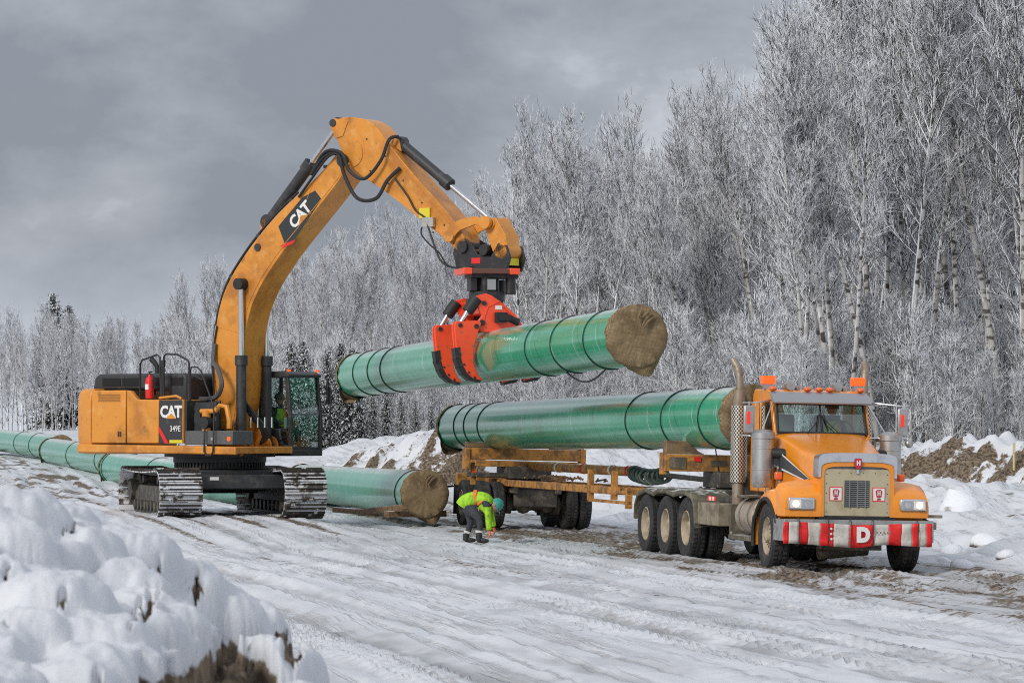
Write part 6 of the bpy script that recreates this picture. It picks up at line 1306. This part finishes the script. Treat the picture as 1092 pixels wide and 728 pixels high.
specs = [(1, 18, .36, 1.0, 1, 1., False), (2, 19, .42, .9, -1, .95, True), (3, 17, .30, 1.1, .5, 1., False), (4, 16, .22, 1.0, 0, 1.0, True), (5, 18, .45, .85, 2.0, .9, False), (6, 14, .12, 1.05, .5, 1.1, False), (7, 17, .28, 1.05, -2.2, 1., True)]
for (sd0, H_, cl, sp_, ln, dn, fk) in specs:
    T, K = aspen(sd0, H_, cl, sp_, ln, dn, fk); protos.append((np_mesh('trunk', *T, trunk_m), np_mesh('crown', *K, twig_m), H_)); print('tris', len(K[1])*2)
birch_m = bark_mat('white birch bark', (.50, .485, .46), (.07, .06, .055), .62, .80, .45)
birch = []
for (sd0, H_, cl, sp_, ln, dn) in ((51, 18, .36, .95, .8, .9), (52, 18, .42, .9, 1.6, .85), (53, 17, .34, .95, -.8, .9)):
    T, K = aspen(sd0, H_, cl, sp_, ln, dn, False); birch.append((np_mesh('trunk', *T, birch_m), np_mesh('crown', *K, twig_m), H_))
# low brushy saplings that close the understorey
brush_m = bark_mat('snow loaded brush twigs', (.06, .052, .046), (.11, .095, .085), .07, .20, .1)
brush = []
for sd0 in (31, 32, 33):
    T, K = aspen(sd0, 5.2, .03, 1.35, 0, 1.3, False, .0110, True, 7); brush.append((np_mesh('trunk', *T, trunk_m), np_mesh('crown', *K, brush_m), 5.2)); print('btris', len(K[1])*2)
WID = .86
def plant(kind, p, x, y, s, rz, label, group, cat='tree', tilt=(0, 0), zz=None):
    r = empty(kind, (x, y, gz(x, y) if zz is None else zz), (tilt[0], tilt[1], rz)); r.scale = (s*WID, s*WID, s)
    for nm, me in (('trunk', p[0]), ('crown', p[1])):
        o = bpy.data.objects.new(nm, me); C.objects.link(o); o.parent = r
    return tag(r, label, cat, group)
def put(u, D, H_, k=None, kind='aspen_tree', label='bare snow laden aspen in the forest edge', group='aspens of the forest edge', tilt=(0, 0), P_=protos):
    k = random.randrange(len(P_)) if k is None else k; x = (u-546)/3500*D
    return plant(kind, P_[k], x, D, H_/P_[k][2], random.uniform(0, 6.28), label, group, tilt=tilt)
def top_to_H(v, D): return (460-v)/3500*D + .35
rt = random.Random(3)
cnt = 0
LAB = [(0, 190, 'slender snowy aspen in the far treeline at the left', 'aspens of the far left treeline'), (190, 330, 'snowy aspen in the treeline behind the excavator boom', 'aspens behind the excavator boom'), (330, 540, 'snowy aspen in the treeline behind the hanging pipe', 'aspens behind the hanging pipe'),
       (540, 800, 'tall snowy aspen in the forest above the loaded pipe', 'aspens above the loaded pipe'), (800, 1300, 'very tall snow laden aspen in the forest behind the orange truck', 'aspens behind the orange truck')]
def lab(u):
    for a, b_, l_, g_ in LAB:
        if u < b_: return l_, g_
    return LAB[-1][2], LAB[-1][3]
def tree(u, D, vtop, k=None, tilt=(0, 0), label=None, P_=protos):
    l_, g_ = lab(u); put(u, D, top_to_H(vtop, D), k, label=label or l_, group=g_, tilt=tilt, P_=P_)
# right-hand giants
for i in range(30):
    u = 850 + i*9.5 + rt.uniform(-8, 8); D = rt.uniform(118, 150); vt = max(-80, 35 - (u-850)*1.4) + rt.uniform(-20, 25)
    tree(u, D, vt, tilt=(rt.uniform(-.03, .03), rt.uniform(-.03, .07)))
for i in range(26):
    u = 815 + i*12 + rt.uniform(-8, 8); D = rt.uniform(150, 185); tree(u, D, 70 + rt.uniform(-30, 60) - min(90, (u-815)*1.0))
# middle group
for u, D, vt, k in ((590, 163, 108, 0), (612, 168, 100, 1), (650, 166, 104, 2), (672, 160, 112, 6), (632, 172, 125, 3), (690, 175, 150, 0), (725, 166, 104, 2), (748, 160, 118, 0), (775, 163, 92, 1), (798, 170, 105, 6), (762, 158, 140, 3), (566, 172, 165, 3), (711, 170, 170, 5), (820, 165, 92, 2)):
    tree(u, D, vt, k, label={590: 'left half of the tall rounded pair of aspens above the grapple', 650: 'right half of the tall rounded pair of aspens above the grapple', 775: 'pale straight aspen rising behind the truck exhaust stack', 725: 'tall narrow aspen just right of the rounded pair'}.get(u))
for u_, D_, v_, k_, tl_, l_ in ((868, 117, 95, 0, .06, 'pale leaning birch trunk behind the cab roof of the orange truck'), (905, 116, 60, 4, .05, 'white birch with a long bare trunk rising right of the truck beacon'), (938, 118, 20, 4, .09, 'tall birch leaning right behind the right exhaust stack'), (1050, 119, 40, 2, .0, 'dark stemmed birch near the right edge of the photo'), (888, 119, 70, 1, .03, 'thin straight birch between the two truck beacons')):
    tree(u_, D_, v_, k_ % 3, (0, tl_), l_, birch)
for i in range(15): u = 840 + i*18 + rt.uniform(-8, 8); tree(u, rt.uniform(116, 142), max(-70, 50-(u-835)*.8) + rt.uniform(-30, 30), None, (rt.uniform(-.02, .02), rt.uniform(-.03, .08)), 'white trunked birch in the front row behind the orange truck', birch)
for i in range(12): u = 565 + i*20 + rt.uniform(-7, 7); tree(u, rt.uniform(150, 158), 165 + rt.uniform(-25, 30), None, (0, rt.uniform(-.03, .04)), 'slim white birch in the front row above the loaded pipe', birch)
for i in range(38): u = 545 + i*7.6 + rt.uniform(-6, 6); tree(u, rt.uniform(172, 200), 180 + rt.uniform(-35, 50) + max(0, 600-u)*1.2)
# behind the boom and the hanging pipe
WID = .68
for i in range(40): u = 300 + i*6.6 + rt.uniform(-6, 6); tree(u, rt.uniform(205, 255), 288 - (u-300)*.22 + rt.uniform(-32, 45))
for u, vt in ((195, 298), (212, 290), (228, 285), (246, 283), (262, 300), (296, 282), (318, 272), (345, 275), (378, 268), (402, 262), (433, 250), (462, 244), (505, 215), (530, 195), (548, 170)): tree(u, 215, vt, rt.choice((0, 2, 4)))
# far left treeline
for i in range(56): u = -12 + i*4.4 + rt.uniform(-3, 3); tree(u, rt.uniform(300, 360), 342 + rt.uniform(-14, 18) + (10 if 80 < u < 180 else 0), rt.choice((2, 3, 5, 0)))
# saplings along the forest foot
WID = .95
for i in range(110):
    u = 560 + i*5.3 + rt.uniform(-4, 4); D = rt.uniform(112, 130) if u > 800 else rt.uniform(140, 160)
    put(u, D, rt.uniform(2.8, 5.8), kind='sapling', label='low brushy snow covered sapling at the foot of the forest', group='brushy saplings along the forest foot', P_=brush)
for i in range(60):
    u = 180 + i*6.5 + rt.uniform(-4, 4); put(u, rt.uniform(185, 205), rt.uniform(3.5, 6.5), kind='sapling', label='low brushy snow covered sapling behind the excavator', group='brushy saplings behind the excavator', P_=brush)
# deep forest behind as one mass: simple snowy trees joined
def deep_forest():
    V, F = [], []; off_ = 0; r = np.random.default_rng(77)
    T, K = aspen(91, 15, .04, 1.4, 0, .50, False, .030, False, 2.2); T2, K2 = aspen(92, 15, .06, 1.3, .5, .50, False, .030, False, 2.2)
    jobs = []
    for i in range(24): u = 800 + i*13; D = r.uniform(185, 215); jobs.append((u, D, r.uniform(95, 175)))
    for i in range(18): u = 540 + i*15; D = r.uniform(205, 240); jobs.append((u, D, r.uniform(215, 260)))
    for i in range(20): u = 190 + i*18; D = r.uniform(262, 300); jobs.append((u, D, r.uniform(315, 345)))
    for i in range(18): u = -20 + i*14; D = r.uniform(370, 420); jobs.append((u, D, r.uniform(352, 372)))
    for (u, D, vt) in jobs:
        t_, k_ = ((T, K), (T2, K2))[r.integers(2)]; a = r.uniform(0, 6.28); s = top_to_H(vt, D)/15; x = (u-546)/3500*D; rot = np.array([[math.cos(a), -math.sin(a), 0], [math.sin(a), math.cos(a), 0], [0, 0, 1]])
        for v, f in (t_, k_): V.append((v*s) @ rot.T + (x, D, 1.8)); F.append(f+off_); off_ += len(v)
    me = np_mesh('deep_forest', np.concatenate(V), np.concatenate(F), brush_m); o = bpy.data.objects.new('deep_forest', me); print('deep', len(me.polygons)*2); C.objects.link(o)
    tag(o, 'dense snowy forest receding behind the front rows of trees', 'forest', kind='stuff')
deep_forest()
# spruces
spruce_m = bark_mat('snowy spruce needles', (.022, .032, .020), (.035, .045, .028), .28, .44, .1)
def spruce(seed, H=10):
    r = np.random.default_rng(seed); tk = MB(); tk.cyl((0, 0, -.3), (0, 0, H), .16, .01, n=8); V = []; F = []; n = 0
    z = .5
    while z < H-.15:
        f = 1 - z/H; L0 = 2.3*f**.62 + .15; nb = int(9 + 5*f)
        for i in range(nb):
            a = r.uniform(0, 6.28); L1 = L0*r.uniform(.7, 1.15); ca, sa_ = math.cos(a), math.sin(a); steps = max(3, int(L1/.16)); 
            for s in range(steps):
                t = (s+r.uniform(.2, 1))/steps; c = np.array((ca*L1*t, sa_*L1*t, z + .10*t*L1 - .42*L1*t*t + r.normal(0, .03))); w_ = .10 + .17*(1-t)*min(1, L1)
                for _ in range(3):
                    d = r.normal(0, 1, 3); d[2] *= .45; d /= np.linalg.norm(d); e = np.cross(d, (0, 0, 1)); e /= np.linalg.norm(e)+1e-6; ln = w_*r.uniform(1, 1.9); ww = w_*.42
                    V += [c, c+d*ln*.5+e*ww, c+d*ln-np.array((0, 0, .05)), c+d*ln*.5-e*ww+np.array((0, 0, .03))]; F.append((n, n+1, n+2, n+3)); n += 4
        z += .21 + .12*f
    return tk.mesh('trunk', trunk_m), np_mesh('crown', V, F, spruce_m), H
spr = [spruce(11), spruce(12, 9), spruce(13, 10.5)]
for i, (u, D, vt, l_) in enumerate(((57, 366, 316, 'taller of two dark spruces above the far left treeline'), (74, 368, 328, 'shorter of two dark spruces above the far left treeline'))):
    put(u, D, top_to_H(vt, D), i, kind='spruce_tree', label=l_, group='spruces', P_=spr)
for i, (u, vt) in enumerate(((312, 352), (324, 350), (350, 362), (364, 352), (376, 360), (386, 395), (398, 405), (412, 400), (428, 410), (443, 415), (340, 395), (460, 420), (478, 425), (300, 385))):
    put(u, 170 + (i*7) % 14, top_to_H(vt, 175), i % 3, kind='spruce_tree', label='small snow covered spruce at the forest foot behind the cab and hanging pipe', group='snowy spruces behind the cab', P_=spr)
# white survey stakes
for u, D, l_ in ((1081, 82, 'pale survey stake standing on the right bank'), (485, 118, 'thin white stake behind the far end of the loaded pipe'), (66, 150, 'small yellow stake behind the far pipes at the left')):
    p = on_ground(u, D); b = MB(); b.cyl((0, 0, -.6), (0, 0, .75), .035, n=8); b.box(-.03, .03, -.045, -.035, .5, .7); o = b.build('survey_stake', mat('pale stake', (.6, .5, .3), .7), None); o.location = (p.x, p.y, p.z+.3); tag(o, l_, 'stake')
